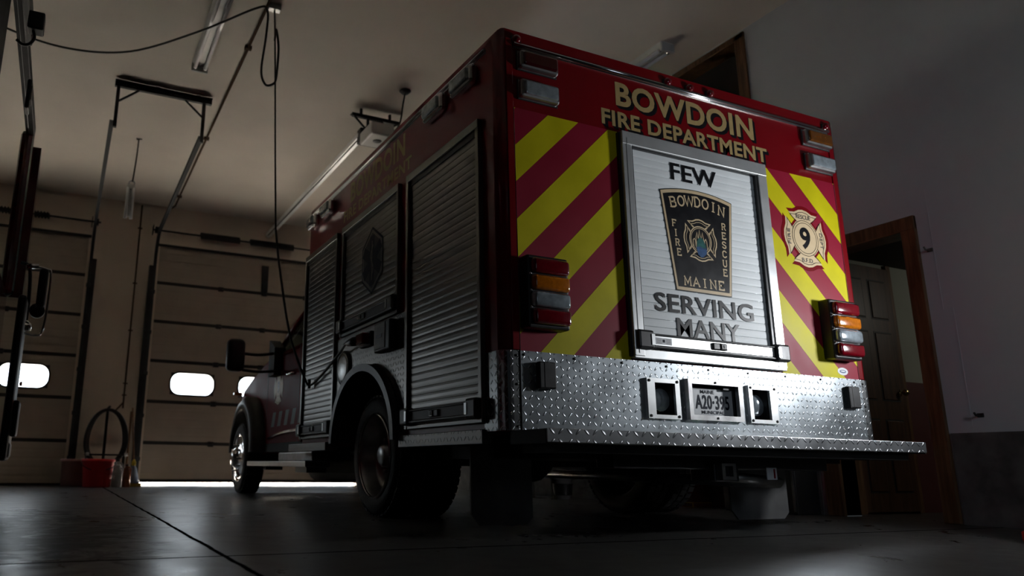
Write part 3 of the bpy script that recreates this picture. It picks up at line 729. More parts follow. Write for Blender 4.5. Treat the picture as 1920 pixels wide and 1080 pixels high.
# rear roll-up door
rd = MB().m(ALUF)
rd.box(.702, .762, -.036, 0, .815, 1.957, .004); rd.box(1.648, 1.713, -.036, 0, .815, 1.957, .004); rd.box(.702, 1.713, -.038, 0, 1.886, 1.957, .004); rd.box(.702, 1.713, -.034, 0, .805, .852, .004)
rd.m(BLK).box(.690, .702, -.02, 0, .815, 1.95).box(1.630, 1.649, -.030, 0, .85, 1.888).box(.762, .770, -.030, 0, .85, 1.888).box(.77, 1.632, -.030, 0, 1.878, 1.888)  # outermost black strip paints the shadow line left of the frame
rd.m(ALUF).box(.727, .731, -.038, -.03, .83, 1.92)
rdoor = rd.done('rear_rollup_door', T)
def curtain(lo, hi, z0, z1, place, pitch=.0395, m_=None):
    """slatted curtain: each slat a shallow bulged strip with a fine groove"""
    b = MB().m(m_ or ALU); n = int(round((z1-z0)/pitch)); p = (z1-z0)/n; pr = []
    for k in range(n):
        a = z0+k*p
        pr += [(a+.0000, 0.0), (a+.0018, .0020), (a+p*.3, .0030), (a+p*.7, .0030), (a+p-.0018, .0020)]
    pr.append((z1, 0))
    A = [b.bm.verts.new(place(lo, z, h)) for z, h in pr]; B = [b.bm.verts.new(place(hi, z, h)) for z, h in pr]
    fs = [b.bm.faces.new((A[i], B[i], B[i+1], A[i+1])) for i in range(len(pr)-1)]; b._tag(fs)
    return b
curtain(.768, 1.634, .85, 1.882, lambda u, z, h: (u, -.010-h, z)).done('slat_curtain', rdoor, fix=True)
DX = lambda u, v, h: (u, -.0155-h, v)
b = MB().m(BLACKF)
add_text(b, 'FEW', (1.030, 1.350, 1.757, 1.852), DX, .017); b.done('door_lettering', rdoor, fix=False)
b = MB().m(BLACKF); add_text(b, 'SERVING', (.862, 1.528, 1.050, 1.144), DX, .017); b.done('door_lettering', rdoor, fix=False)
b = MB().m(BLACKF); add_text(b, 'MANY', (.993, 1.418, .935, 1.027), DX, .017)
b.done('door_lettering', rdoor, fix=False)
# shoulder patch emblem
b = MB().m(BLACKF)
top = [(.945+(.499)*k/16, 1.690+.032*(1-((k-8)/8)**2)) for k in range(17)]
o_ = top+[(1.383, 1.168), (1.008, 1.168)]
ccx, ccz = 1.195, 1.44
sc = lambda pts, k, dz=0: [(ccx+(x-ccx)*k, ccz+(z-ccz)*k+dz) for x, z in pts]
fan(b, o_, DX, .0002); b.m(CREAM); fan(b, sc(o_, .985), DX, .0006); b.m(BLACKF); fan(b, sc(o_, .925), DX, .0010)
b.m(CREAM)
for i, ch in enumerate('BOWDOIN'):
    t = (i-3)/3; u = 1.194+t*.168; v = 1.654-.024*t*t+.004
    slab_letter(b, ch, u, v, .052 if ch != 'W' else .060, .052, lambda a, c, h: DX(a, c, h+.0006), -t*.16, .17)
for i, ch in enumerate('FIRE'): slab_letter(b, ch, 1.024+.0065*i, 1.520-.0505*i, .034, .034, lambda a, c, h: DX(a, c, h+.0006), 0, .2)
for i, ch in enumerate('RESCUE'): slab_letter(b, ch, 1.368-.0035*i, 1.548-.0505*i, .034, .034, lambda a, c, h: DX(a, c, h+.0006), 0, .2)
for i, ch in enumerate('MAINE'): slab_letter(b, ch, 1.085+.0575*i, 1.222, .048, .044, lambda a, c, h: DX(a, c, h+.0006), 0, .19)
cc = (1.195, 1.450)
ribbon(b, arm_cross(cc, .108), .0075, lambda a, c, h: DX(a, c, .0020), closed=True)
ribbon(b, arm_cross(cc, .094), .003, lambda a, c, h: DX(a, c, .0020), closed=True)
b.m(BLACKF); fan(b, circ(cc, .077), DX, .0024); b.m(CREAM)
ribbon(b, circ(cc, .073), .006, lambda a, c, h: DX(a, c, .0028), closed=True); ribbon(b, circ(cc, .064), .003, lambda a, c, h: DX(a, c, .0028), closed=True)
for k, (x, hh) in enumerate(((-.042, .05), (-.022, .085), (-.004, .10), (.016, .088), (.036, .055))):
    ribbon(b, [(cc[0]+x-.007, cc[1]-.045), (cc[0]+x-.009, cc[1]-.02+hh*.35), (cc[0]+x, cc[1]-.045+hh), (cc[0]+x+.006, cc[1]-.02+hh*.3), (cc[0]+x+.008, cc[1]-.045)], .0042, lambda a, c, h: DX(a, c, .0030))
b.m(TEAL); fan(b, [(cc[0]-.033, cc[1]-.045), (cc[0]-.027, cc[1]-.012), (cc[0]-.016, cc[1]+.008), (cc[0]+.002, cc[1]+.016), (cc[0]+.017, cc[1]+.006), (cc[0]+.029, cc[1]-.016), (cc[0]+.037, cc[1]-.045)], DX, .0034)
b.m(BLUE); fan(b, [(cc[0]-.034, cc[1]-.04), (cc[0]-.01, cc[1]-.034), (cc[0]+.015, cc[1]-.042), (cc[0]+.038, cc[1]-.038), (cc[0]+.036, cc[1]-.068), (cc[0]+.012, cc[1]-.088), (cc[0]-.006, cc[1]-.092), (cc[0]-.026, cc[1]-.078)], DX, .0036)
b.done('shoulder_patch_emblem', rdoor, fix=False)
# lift bar with latch
def liftbar(place_box, lo, hi, z, parent, face=ALUF):
    b = MB().m(BLK); place_box(b, lo, hi, .012, .030, z-.034, z+.034)
    place_box(b, lo, hi, .030, .046, z-.038, z-.022, .006); place_box(b, lo, hi, .030, .046, z+.022, z+.034, .006)
    bar = b.done('lift_bar', parent)
    b = MB().m(face); place_box(b, lo+.1, hi-.1, .030, .040, z-.022, z+.022); b.done('bar_face', bar)
    for a, c in ((lo, lo+.095), (hi-.095, hi)):
        b = MB().m(BLK); place_box(b, a, c, .010, .058, z-.046, z+.046, .012); b.m(ALUF)
        q = c-.022 if a == lo else a+.004; place_box(b, q, q+.02, .056, .061, z-.026, z+.026); b.done('bar_end', bar)
    b = MB().m(BLK); m_ = (lo+hi)/2+.02; place_box(b, m_-.05, m_+.045, .038, .05, z-.018, z+.018, .006); b.m(CHROME); place_box(b, m_-.002, m_+.036, .048, .056, z-.015, z+.015, .003); b.m(BLK); place_box(b, m_+.013, m_+.021, .055, .058, z-.008, z+.008); b.done('latch', bar)
    return bar
rear_box = lambda b, lo, hi, h0, h1, z0, z1, bev=0.0: b.box(lo, hi, -h1, -h0, z0, z1, bev)
bar = liftbar(rear_box, .712, 1.722, .895, rdoor)
b = MB().m(STICK); b.box(.825, .925, -.0412, -.039, .879, .911); b.m(NAVY).box(.868, .882, -.0418, -.041, .889, .903); b.m(GREYF)
for k in range(4): b.box(.832, .862, -.0418, -.041, .884+k*.006, .886+k*.006).box(.89, .918, -.0418, -.041, .884+k*.006, .886+k*.006)
b.done('sticker', bar)

# rear lettering
b = MB()
def shadow_text(s, box, bold):
    b.m(BLACKF)
    for k in range(5):
        o = .004*k; add_text(b, s, (box[0]+o*1.1, box[1]+o*1.1, box[2]-o, box[3]-o), lambda u, v, h: (u, -.0006-.0001*k, v), bold+.012)
    b.m(GOLD); add_text(b, s, box, lambda u, v, h: (u, -.0014, v), bold)
shadow_text('BOWDOIN', (.708, 1.690, 2.110, 2.246), .030)
shadow_text('FIRE DEPARTMENT', (.610, 1.780, 1.990, 2.077), .028)
b.done('rear_lettering', T, fix=False)

# maltese badge
b = MB().m(RED); c9 = (2.012, 1.578); R9 = .165
fan(b, arm_cross(c9, R9, 1.13), PX, .0010); b.m(CREAM); fan(b, arm_cross(c9, R9), PX, .0016)
b.m(BLACKF); ribbon(b, arm_cross(c9, R9, .91), .0035, lambda u, v, h: PX(u, v, .0020), closed=True)
b.m(CREAM); fan(b, circ(c9, .106), PX, .0022); b.m(BLACKF); ribbon(b, circ(c9, .104), .003, lambda u, v, h: PX(u, v, .0026), closed=True); ribbon(b, circ(c9, .090), .003, lambda u, v, h: PX(u, v, .0026), closed=True)
add_text(b, '9', (1.968, 2.052, 1.512, 1.642), lambda u, v, h: PX(u, v, .0030), .03)
b.m(GREYF); add_text(b, 'RESCUE', (1.955, 2.072, 1.690, 1.716), lambda u, v, h: PX(u, v, .0030), .01)
add_text(b, 'B.F.D.', (1.965, 2.06, 1.436, 1.460), lambda u, v, h: PX(u, v, .0030), .01)
add_text(b, 'FIRE', (1.53, 1.62, -1.892, -1.870), lambda u, v, h: PX(-v, u, .0030), .01)
add_text(b, 'DEPT', (-1.625, -1.53, 2.132, 2.154), lambda u, v, h: PX(v, -u, .0030), .01)
b.done('maltese_badge', T, fix=False)
b = MB().m(STICK); fan(b, circ((2.187, .836), .042, 28, .5), PX, .0012); b.m(BLUE); fan(b, circ((2.187, .836), .026, 24, .35), PX, .0018); b.m(STICK); fan(b, circ((2.187, .837), .019, 24, .22), PX, .0022); b.done('maker_badge', T, fix=False)

# drip rails
b = MB().m(CHROME); b.tube([(.088, -.010, 2.292), (2.322, -.010, 2.292)], .011, 10); b.box(.088, 2.322, -.006, 0, 2.276, 2.298); b.done('rear_drip_rail', T)
b = MB().m(ALUF); b.tube([(-.008, .10, 2.292), (-.008, 2.89, 2.292)], .010, 8); b.box(-.005, 0, .10, 2.89, 2.278, 2.297); b.done('side_drip_rail', T)
# marker lamps
for x in (.108, 1.065, 1.222, 1.370, 2.305):
    b = MB().m(BLK); b.box(x-.030, x+.030, -.008, .004, 2.305, 2.339, .004); mk = b.done('marker_lamp', T)
    b = MB().m(LRED); b.lathe([(.024, 0), (.022, -.010), (.014, -.019), (0, -.022)], (x, -.006, 2.322), 'Y', 18); b.done('lens', mk)
# warning lights
def warn(x0, x1, z0, z1, lens, parent, name='warning_light'):
    b = MB().m(STEEL); b.box(x0, x1, -.038, 0, z0, z1, .012); b.m(BLK).box(x0-.006, x1+.006, -.010, 0, z0-.006, z1+.006, .004); o = b.done(name, parent)
    b = MB().m(lens); b.box(x0+.014, x1-.014, -.050, -.030, z0+.012, z1-.012, .010, 3); b.done('lens', o)
for x0, x1 in ((.112, .332), (2.088, 2.312)):
    warn(x0, x1, 2.166, 2.258, LDRK if x0 < 1 else LDAM, T)
    warn(x0, x1, 2.012, 2.106, LCLR, T)
def side_light(y0, y1, z0, z1, parent):
    b = MB().m(CHROME); b.box(-.045, 0, y0, y1, z0, z1, .014); o = b.done('side_warning_light', parent)
    b = MB().m(LCLR); b.box(-.062, -.03, y0+.02, y1-.02, z0+.014, z1-.014, .012, 3); b.done('lens', o)
for y0, y1 in ((.18, .40), (.50, .72), (2.30, 2.52), (2.66, 2.86)): side_light(y0, y1, 2.165, 2.262, T)
# tail lamp clusters
for x0, x1 in ((.10, .302), (2.062, 2.264)):
    b = MB().m(BLK); b.box(x0-.012, x1+.006, -.072, 0, .892, 1.222, .010); o = b.done('tail_lamp', T)
    zz = [.905, .981, 1.057, 1.133, 1.209]
    for k, lm in enumerate((LRED, LCLR, LAMB, LRED)):
        b = MB().m(lm); b.box(x0+.004, x1, -.100, -.060, zz[k]+.003, zz[k+1]-.003, .020, 4)
        for f in b.bm.faces: f.smooth = True
        b.done('lens', o)
    b = MB().m(CHROME)
    for k in range(3): b.lathe([(0, -.002), (.005, -.002), (.005, .002)], (x0+.002, -.078, zz[k+1]), 'Y', 8)
    b.done('screw', o)

# rear tread-plate bumper with openings
HF = [(.815, .940, .548, .698), (1.040, 1.346, .556, .704), (1.450, 1.574, .548, .698)]
b = MB().m(TREAD); b.plate_holes(.082, 2.318, .452, .797, HF, -.010, -.004)
bump = b.done('tread_plate_bumper', T)
for s_ in (0, 1):
    pts = []
    for k in range(7):
        a = PI+PI/2*k/6; pts.append((.045+.051*math.cos(a), .045+.051*math.sin(a)))
    out = [(-.006, .155)]+pts+[(.080, -.006)]
    inn = [(x*.0+x+.004*(1 if i < 4 else .3), y+.004*(1 if i > 3 else .3)) for i, (x, y) in enumerate(out)]
    P = out+inn[::-1]
    if s_: P = [(W-x, y) for x, y in P]
    b = MB().m(tread_material('tread_plate_corner', (0.45, 0.47, 0.48), 0.27, 0.034, skew=(1 if s_ else -1))); b.poly(P, 'Z', .452, .797); b.done('corner_wrap', bump)  # corner plate darker than the bumper, its shade put into the colour
b = MB().m(BLK)
for k in range(9): b.lathe([(0, -.003), (.006, -.003), (.006, 0)], (.10+.27*k, -.010, .780), 'Y', 8)
for z in (.775, .65, .47): b.lathe([(0, -.003), (.006, -.003), (.006, 0)], (.064, -.006, z), 'Y', 8); b.lathe([(0, -.003), (.006, -.003), (.006, 0)], (2.336, -.006, z), 'Y', 8)
b.done('rivet', bump)
# fog lamps
for (bx0, bx1), hl in (((.768, .968), HF[0]), ((1.425, 1.622), HF[2])):
    b = MB().m(ALUF); b.plate_holes(bx0, bx1, .530, .718, [hl], -.026, -.010)
    for x in (bx0+.014, bx1-.014):
        for z in (.542, .706): b.m(DKM).lathe([(0, -.003), (.007, -.003), (.007, 0)], (x, -.026, z), 'Y', 8)
    o = b.done('fog_lamp', bump)
    b = MB().m(BLK); a, c, z0, z1 = hl
    b.box(a-.012, a, -.012, .12, z0-.012, z1+.012).box(c, c+.012, -.012, .12, z0-.012, z1+.012).box(a, c, -.012, .12, z0-.012, z0).box(a, c, -.012, .12, z1, z1+.012).box(a-.012, c+.012, .115, .125, z0, z1); b.done('recess', o)
    b = MB().m(BLK); xm = (a+c)/2+.014; zm = (z0+z1)/2
    b.lathe([(.058, .10), (.060, .03), (.062, .022)], (xm, .012, zm), 'Y', 28); b.m(CHROME).lathe([(.062, .022), (.060, .012), (.054, .010)], (xm, .012, zm), 'Y', 28); b.m(LCLR).lathe([(.054, .010), (.04, .002), (.02, -.003), (0, -.004)], (xm, .012, zm), 'Y', 28); b.done('lamp', o)
# licence plate box
b = MB().m(STEEL); b.plate_holes(1.016, 1.370, .531, .727, [HF[1]], -.034, -.010)
for x, z in ((1.193, .715), (1.193, .543)): b.m(DKM).lathe([(0, -.003), (.006, -.003), (.006, 0)], (x, -.034, z), 'Y', 8)
pb = b.done('plate_box', bump)
b = MB().m(BLK); a, c, z0, z1 = HF[1]
b.box(a-.012, a, -.012, .11, z0-.012, z1+.012).box(c, c+.012, -.012, .11, z0-.012, z1+.012).box(a, c, -.012, .11, z0-.012, z0).box(a, c, -.012, .11, z1, z1+.012).box(a-.012, c+.012, .10, .11, z0, z1); b.done('recess', pb)
b = MB().m(PLATEM); b.box(1.072, 1.350, .0102, .014, .560, .690, .002)
PLT = lambda u, v, h: (u, .0094-h, v)
b.m(NAVY); add_text(b, 'A20·395', (1.098, 1.322, .588, .658), PLT, .02); add_text(b, 'MAINE', (1.135, 1.225, .665, .682), PLT, .01); add_text(b, 'MUNICIPAL', (1.135, 1.285, .566, .582), PLT, .01)
b.done('licence_plate', pb, fix=False)
b = MB().m(BLK); b.box(1.27, 1.33, -.008, .0098, .684, .702, .003); b.done('plate_lamp', pb)
for x0, x1 in ((.158, .246), (2.168, 2.256)):
    b = MB().m(BLK); b.box(x0, x1, -.040, -.010, .634, .752, .006); b.m(GREYF).box(x0+.026, x1-.004, -.0415, -.039, .640, .748, .003); b.done('sensor_box', bump)
# rear step
b = MB().m(TREADT); b.box(.024, 2.376, -.262, -.011, .396, .4505, .003).m(CHAS).box(.020, .026, -.262, -.011, .394, .4505).box(2.374, 2.38, -.262, -.011, .394, .4505); st = b.done('rear_step', T)  # black end caps paint the shade on the step ends
b = MB().m(tread_material('tread_nosing', (0.52, 0.54, 0.56), 0.34, 0.042, strength=1.0)); b.box(.022, 2.378, -.269, -.262, .398, .452, .002); b.done('nosing', st)
b = MB().m(CHAS); b.box(.10, 2.30, -.22, .02, .36, .397); b.done('step_frame', st)
# side sills
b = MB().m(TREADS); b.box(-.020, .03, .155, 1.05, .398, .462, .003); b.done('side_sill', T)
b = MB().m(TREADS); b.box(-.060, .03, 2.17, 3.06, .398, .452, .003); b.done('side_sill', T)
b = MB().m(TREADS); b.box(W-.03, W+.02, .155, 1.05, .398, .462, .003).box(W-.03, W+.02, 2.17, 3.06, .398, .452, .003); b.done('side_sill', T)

# left side tread panel above the wheel
b = MB().m(TREADS)
arc = ellarc(YR, .44, .515, .445, 24)
pp = [(1.04, .462), (1.04, 1.15), (2.14, 1.15), (2.14, .462)]+arc[::-1][:0]
pp = [(1.045, .45), (1.045, 1.15), (2.135, 1.15), (2.135, .45)]+[p for p in arc if True][0:0]
pts = [(.995, .452), (.995, 1.15), (2.14, 1.15), (2.14, .452)]+[p for p in arc]
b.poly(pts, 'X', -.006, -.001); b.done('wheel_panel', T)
b = MB().m(BLK); n = 28
ou = ellarc(YR, .44, .535, .475, n); inr = ellarc(YR, .44, .490, .43, n)
for k in range(n):
    A = lambda p, x: (x, p[0], p[1])
    b.quad(A(ou[k], -.01), A(ou[k+1], -.01), A(ou[k+1], -.055), A(ou[k], -.055)); b.quad(A(inr[k], -.01), A(inr[k], -.055), A(inr[k+1], -.055), A(inr[k+1], -.01))
    b.quad(A(ou[k], -.055), A(ou[k+1], -.055), A(inr[k+1], -.055), A(inr[k], -.055)); b.quad(A(inr[k], -.01), A(inr[k+1], -.01), A(inr[k+1], .45), A(inr[k], .45))
b.done('fender_lip', T)
# fuel door, shore inlet, switch box on the panel
b = MB().m(BLK); b.box(-.040, -.006, 1.44, 1.62, 1.02, 1.11, .008); o = b.done('shore_power_inlet', T)
b = MB().m(LRED); b.box(-.085, -.03, 1.46, 1.58, 1.028, 1.098, .010); b.done('inlet_cover', o)
b = MB().m(BLK); b.box(-.060, -.006, 1.10, 1.33, .95, 1.125, .008); o = b.done('switch_box', T)
b = MB().m(GREYF); b.box(-.064, -.058, 1.16, 1.32, .965, 1.115, .002); b.m(BLK).box(-.066, -.062, 1.20, 1.29, 1.03, 1.05); b.done('box_cover', o)
b = MB().m(ALUF); b.lathe([(.0, -.020), (.085, -.020), (.10, -.014), (.10, 0)], (-.006, 1.97, .94), 'X', 28); o = b.done('fuel_filler', T)
b = MB().m(BLK); b.lathe([(.10, -.016), (.115, -.016), (.115, 0)], (-.006, 1.97, .94), 'X', 28); b.done('filler_ring', o)

# left side roll-up doors
side_box = lambda b, lo, hi, h0, h1, z0, z1, bev=0.0: b.box(-h1, -h0, lo, hi, z0, z1, bev)
def side_door(y0, y1, z0, z1):
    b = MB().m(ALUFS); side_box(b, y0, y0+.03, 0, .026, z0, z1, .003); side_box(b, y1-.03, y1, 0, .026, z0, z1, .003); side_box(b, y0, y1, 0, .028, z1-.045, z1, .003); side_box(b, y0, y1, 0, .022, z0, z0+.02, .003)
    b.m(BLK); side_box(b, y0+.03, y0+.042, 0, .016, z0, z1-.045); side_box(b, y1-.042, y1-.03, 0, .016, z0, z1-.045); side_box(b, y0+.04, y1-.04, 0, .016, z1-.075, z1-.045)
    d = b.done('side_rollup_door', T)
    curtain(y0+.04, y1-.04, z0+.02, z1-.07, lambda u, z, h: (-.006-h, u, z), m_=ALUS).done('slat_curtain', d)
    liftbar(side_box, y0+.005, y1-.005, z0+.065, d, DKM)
    return d
side_door(.145, .965, .49, 1.945)
md = side_door(1.075, 2.045, 1.155, 1.945)
side_door(2.15, 2.905, .49, 1.945)
SX = lambda u, v, h: (-.0115-h, -u, v)   # u runs toward the rear
# star of life hexagon on the middle door
b = MB().m(NAVY); hc = (-1.50, 1.575)
hexo = [(hc[0]+.215*math.sin(PI/3*k)*.93, hc[1]+.225*math.cos(PI/3*k)) for k in range(6)]
b.m(NAVY); fan(b, hexo, SX, .0006); b.m(GREYF); fan(b, [(hc[0]+(x-hc[0])*.92, hc[1]+(z-hc[1])*.92) for x, z in hexo], SX, .0012); b.m(mat('grey_blue_film', (.055, .055, .06), .6, spec=.1, noise=.1)); fan(b, [(hc[0]+(x-hc[0])*.82, hc[1]+(z-hc[1])*.82) for x, z in hexo], SX, .0016)
b.m(NAVY)
for k in range(3):
    a = PI/3*k; dx, dz = math.sin(a)*.165, math.cos(a)*.165
    ribbon(b, [(hc[0]-dx, hc[1]-dz), (hc[0]+dx, hc[1]+dz)], .075, lambda u, v, h: SX(u, v, .0020+.0002*k))
b.m(GREYF); ribbon(b, [(hc[0], hc[1]-.13), (hc[0], hc[1]+.13)], .010, lambda u, v, h: SX(u, v, .0030))
ribbon(b, [(hc[0]+.022*math.sin(k*.9), hc[1]-.10+.025*k) for k in range(9)], .010, lambda u, v, h: SX(u, v, .0032))
b.done('star_of_life_decal', md, fix=False)
b = MB(); TXS = lambda u, v, h: (-.0014, -u, v)
b.m(GOLD); add_text(b, 'BOWDOIN', (-1.955, -1.035, 2.112, 2.262), TXS, .032); add_text(b, 'FIRE DEPARTMENT', (-2.085, -.945, 2.002, 2.082), TXS, .030)
b.done('side_lettering', T, fix=False)
b = MB().m(CHROME); b.box(-.010, .006, 2.908, 2.932, .47, 1.04, .003); b.done('edge_trim', T)

# wheels
def tyre(mb, cx, cy, cz, R, wd, rim):
    prof = [(rim, -wd/2+.01), (rim+.03, -wd/2), (R-.03, -wd/2), (R-.006, -wd/2+.022), (R, -wd/2+.035), (R, wd/2-.035), (R-.006, wd/2-.022), (R-.03, wd/2), (rim+.03, wd/2), (rim, wd/2-.01)]
    mb.m(RUB).lathe(prof, (cx, cy, cz), 'X', 56)
    for k in range(44):   # tread blocks
        a = 2*PI*k/44
        for dx, sh in ((-wd*.30, 0), (0, .5), (wd*.30, 0)):
            an = a+sh*2*PI/44; c = Vector((cx+dx, cy+(R+.002)*math.sin(an), cz+(R+.002)*math.cos(an)))
            mb.box(-wd*.115, wd*.115, -.019, .019, -.006, .006, 0, rot=None)
            vs = mb.bm.verts[-8:] if False else None
            mb.bm.verts.ensure_lookup_table()
            for v in mb.bm.verts[-8:]:
                v.co = Matrix.Rotation(-an, 3, 'X') @ v.co + c
b = MB(); tyre(b, .155, YR, RW, RW-.004, .20, .245); b_t = b
rw = b.done('rear_wheel', T)
b = MB().m(CHROME); b.lathe([(.250, -.010), (.258, -.006), (.258, .004), (.246, .010)], (.056, YR, RW), 'X', 48)
b.m(STEEL).lathe([(.246, .010), (.232, .035), (.225, .10), (.21, .125), (.10, .135), (.07, .13), (.07, .06), (.05, .045), (0, .045)], (.056, YR, RW), 'X', 48); b.done('rim', rw)
for k in range(8):
    b = MB().m(STEEL); a = 2*PI*k/8; b.cyl((.19, YR+.135*math.cos(a), RW+.135*math.sin(a)), (.16, YR+.135*math.cos(a), RW+.135*math.sin(a)), .014, seg=6); b.done('lug_nut', rw)
for xx in (.385, 2.015, 2.245):
    b = MB(); tyre(b, xx, YR, RW, RW-.004, .20, .245); b.m(STEEL).lathe([(.246, -.09), (.22, -.03), (.21, 0), (.0, 0.0)], (xx, YR, RW), 'X', 40); b.done('rear_wheel', T)
def front_wheel(x, sg):
    b = MB(); tyre(b, x, YFW, RW, RW-.004, .21, .240); o = b.done('front_wheel', T)
    xo = x-sg*.105
    b = MB().m(CHROME); b.lathe([(.245, sg*.010), (.25, sg*0), (.235, sg*.004), (.225, sg*.020), (.20, sg*.006), (.15, -sg*.016), (.11, -sg*.024), (.09, -sg*.050), (.07, -sg*.075), (0, -sg*.08)], (xo, YFW, RW), 'X', 48); b.done('wheel_cover', o)
    for k in range(10):
        b = MB().m(CHROME)
        a = 2*PI*k/10; b.cyl((xo, YFW+.14*math.cos(a), RW+.14*math.sin(a)), (xo-sg*.05, YFW+.14*math.cos(a), RW+.14*math.sin(a)), .014, .010, seg=8)
        b.done('lug_nut', o)
front_wheel(.165, 1); front_wheel(2.235, -1)

# cab
b = MB().m(CABR)
arcF = ellarc(YFW, .40, .455, .43, 20)
cabp = [(3.02, .47), (3.02, 1.40), (4.50, 1.40), (4.62, 1.34), (5.55, 1.27), (5.98, 1.16), (6.12, 1.02), (6.16, .60), (6.08, .42)]+arcF+[(4.88, .47)]
b.poly(cabp, 'X', .205, 2.195)
es = [e for e in b.bm.edges if abs(e.verts[0].co.x-e.verts[1].co.x) < 1e-6 and min(e.verts[0].co.z, e.verts[1].co.z) > .95]
rb = bmesh.ops.bevel(b.bm, geom=es, offset=.06, segments=4, affect='EDGES', profile=.5)
for f in rb['faces']: f.smooth = True
for f in b.bm.faces: f.material_index = 0
cab = b.done('cab', T)
# greenhouse: pillars, roof, glass
b = MB().m(RED)
B0 = {'bl': (.225, 3.03, 1.38), 'br': (2.175, 3.03, 1.38), 'fl': (.235, 4.62, 1.385), 'fr': (2.165, 4.62, 1.385)}
T0 = {'bl': (.36, 3.06, 1.86), 'br': (2.04, 3.06, 1.86), 'fl': (.38, 3.84, 1.845), 'fr': (2.02, 3.84, 1.845)}
b.tube([B0['fl'], ((B0['fl'][0]+T0['fl'][0])/2-.008, 4.25, 1.635), T0['fl']], [.030, .026, .026], 8).tube([B0['fr'], ((B0['fr'][0]+T0['fr'][0])/2+.008, 4.25, 1.635), T0['fr']], [.030, .026, .026], 8)
b.tube([B0['bl'], T0['bl']], .05, 8).tube([B0['br'], T0['br']], .05, 8)
b.tube([(.228, 3.55, 1.38), (.37, 3.55, 1.85)], .035, 8).tube([(2.172, 3.55, 1.38), (2.03, 3.55, 1.85)], .035, 8)
b.tube([T0['bl'], T0['fl']], .035, 8).tube([T0['br'], T0['fr']], .035, 8).tube([T0['fl'], T0['fr']], .035, 8)
b.poly([(3.03, 1.845), (3.86, 1.84), (3.80, 1.885), (3.1, 1.895)], 'X', .37, 2.03)
b.box(.25, 2.15, 3.02, 3.05, 1.38, 1.88)
b.done('cab_roof', cab)
for sd in ('l', 'r'):
    b = MB().m(GLS); s_ = .004 if sd == 'l' else -.004
    b.quad(*[(p[0]+s_, p[1], p[2]) for p in (B0['b'+sd], B0['f'+sd], T0['f'+sd], T0['b'+sd])]); b.done('side_window', cab, fix=False)
b = MB().m(GLS); b.quad(B0['fl'], B0['fr'], T0['fr'], T0['fl']); b.done('windshield', cab, fix=False)
# door seams, handle, badge, stripe
b = MB().m(BLK); b.box(.2035, .206, 3.72, 3.728, .5, 1.38); b.box(.2035, .206, 4.84, 4.848, .75, 1.36); b.done('door_seam', cab)
b = MB().m(CHROME); b.tube([(.200, 3.86, 1.12), (.178, 3.90, 1.122), (.178, 4.03, 1.126), (.200, 4.07, 1.128)], .013, 8); b.done('door_handle', cab)
CX = lambda u, v, h: (.2045-h, -u, v)
b = MB().m(CREAM); cb = (-4.42, 1.04); fan(b, arm_cross(cb, .165), CX, .001); b.m(GOLD); ribbon(b, arm_cross(cb, .165, .9), .006, lambda u, v, h: CX(u, v, .0014), closed=True); ribbon(b, circ(cb, .09), .006, lambda u, v, h: CX(u, v, .0016), closed=True)
b.m(BLACKF); add_text(b, '9', (cb[0]-.035, cb[0]+.035, cb[1]-.06, cb[1]+.06), lambda u, v, h: CX(u, v, .002), .03); b.done('door_badge', cab, fix=False)
b = MB().m(GREYF)
for k in range(7):
    a = 3.15+k*.23; b.quad((.2038, a, .66), (.2038, a+.11, .66), (.2038, a+.05, .80), (.2038, a-.06, .80))
b.done('slanted_stripes', cab, fix=False)
b = MB().m(CHROME); b.tube(curve_pts([(.192, 3.06, .60), (.192, 3.8, .60), (.195, 4.3, .585), (.20, 4.70, .55)]), .016, 8); b.done('chrome_moulding', cab)
# fender flares
for sg, x in ((1, .205), (-1, 2.195)):
    b = MB().m(BLK); n = 22; r0, r1 = .455, .545
    o1 = ellarc(YFW, .42, .56, .60, n); i1 = ellarc(YFW, .42, .445, .45, n)
    for k in range(n):
        A = lambda p, xx: (xx, p[0], p[1]); xo = x-sg*.145
        b.quad(A(o1[k], x), A(o1[k+1], x), A(o1[k+1], xo+sg*.05), A(o1[k], xo+sg*.05))
        m0 = ((o1[k][0]*.6+i1[k][0]*.4), (o1[k][1]*.6+i1[k][1]*.4)); m1 = ((o1[k+1][0]*.6+i1[k+1][0]*.4), (o1[k+1][1]*.6+i1[k+1][1]*.4))
        b.quad(A(o1[k], xo+sg*.05), A(o1[k+1], xo+sg*.05), A(m1, xo), A(m0, xo)); b.quad(A(m0, xo), A(m1, xo), A(i1[k+1], xo), A(i1[k], xo)); b.quad(A(i1[k], xo), A(i1[k+1], xo), A(i1[k+1], x+sg*.3), A(i1[k], x+sg*.3))
    for f in b.bm.faces: f.smooth = True
    bmesh.ops.remove_doubles(b.bm, verts=b.bm.verts[:], dist=.0005)
    b.done('fender_flare', cab)
# tow mirrors
for sg, x in ((1, -.345), (-1, 2.745)):
    x0, x1 = (x, x+.175) if sg > 0 else (x-.175, x)
    b = MB().m(BLK); b.box(x0, x1, 4.27, 4.40, 1.155, 1.475, .055, 4)
    for f in b.bm.faces: f.smooth = True
    mr = b.done('tow_mirror', cab)
    b = MB().m(BLK); xi = x1 if sg > 0 else x0; xc = .225 if sg > 0 else 2.175
    b.tube(curve_pts([(xi-sg*.02, 4.32, 1.335), (xi+sg*.15, 4.34, 1.335), (xc-sg*.04, 4.42, 1.38)]), .014, 8); b.tube(curve_pts([(xi-sg*.02, 4.32, 1.175), (xi+sg*.15, 4.34, 1.17), (xc-sg*.04, 4.42, 1.20)]), .014, 8)
    b.m(CHAS).poly([(4.34, 1.15), (4.34, 1.42), (4.55, 1.52), (4.55, 1.15)], 'X', xc-sg*.10, xc+sg*.01); b.done('mirror_arm', mr)
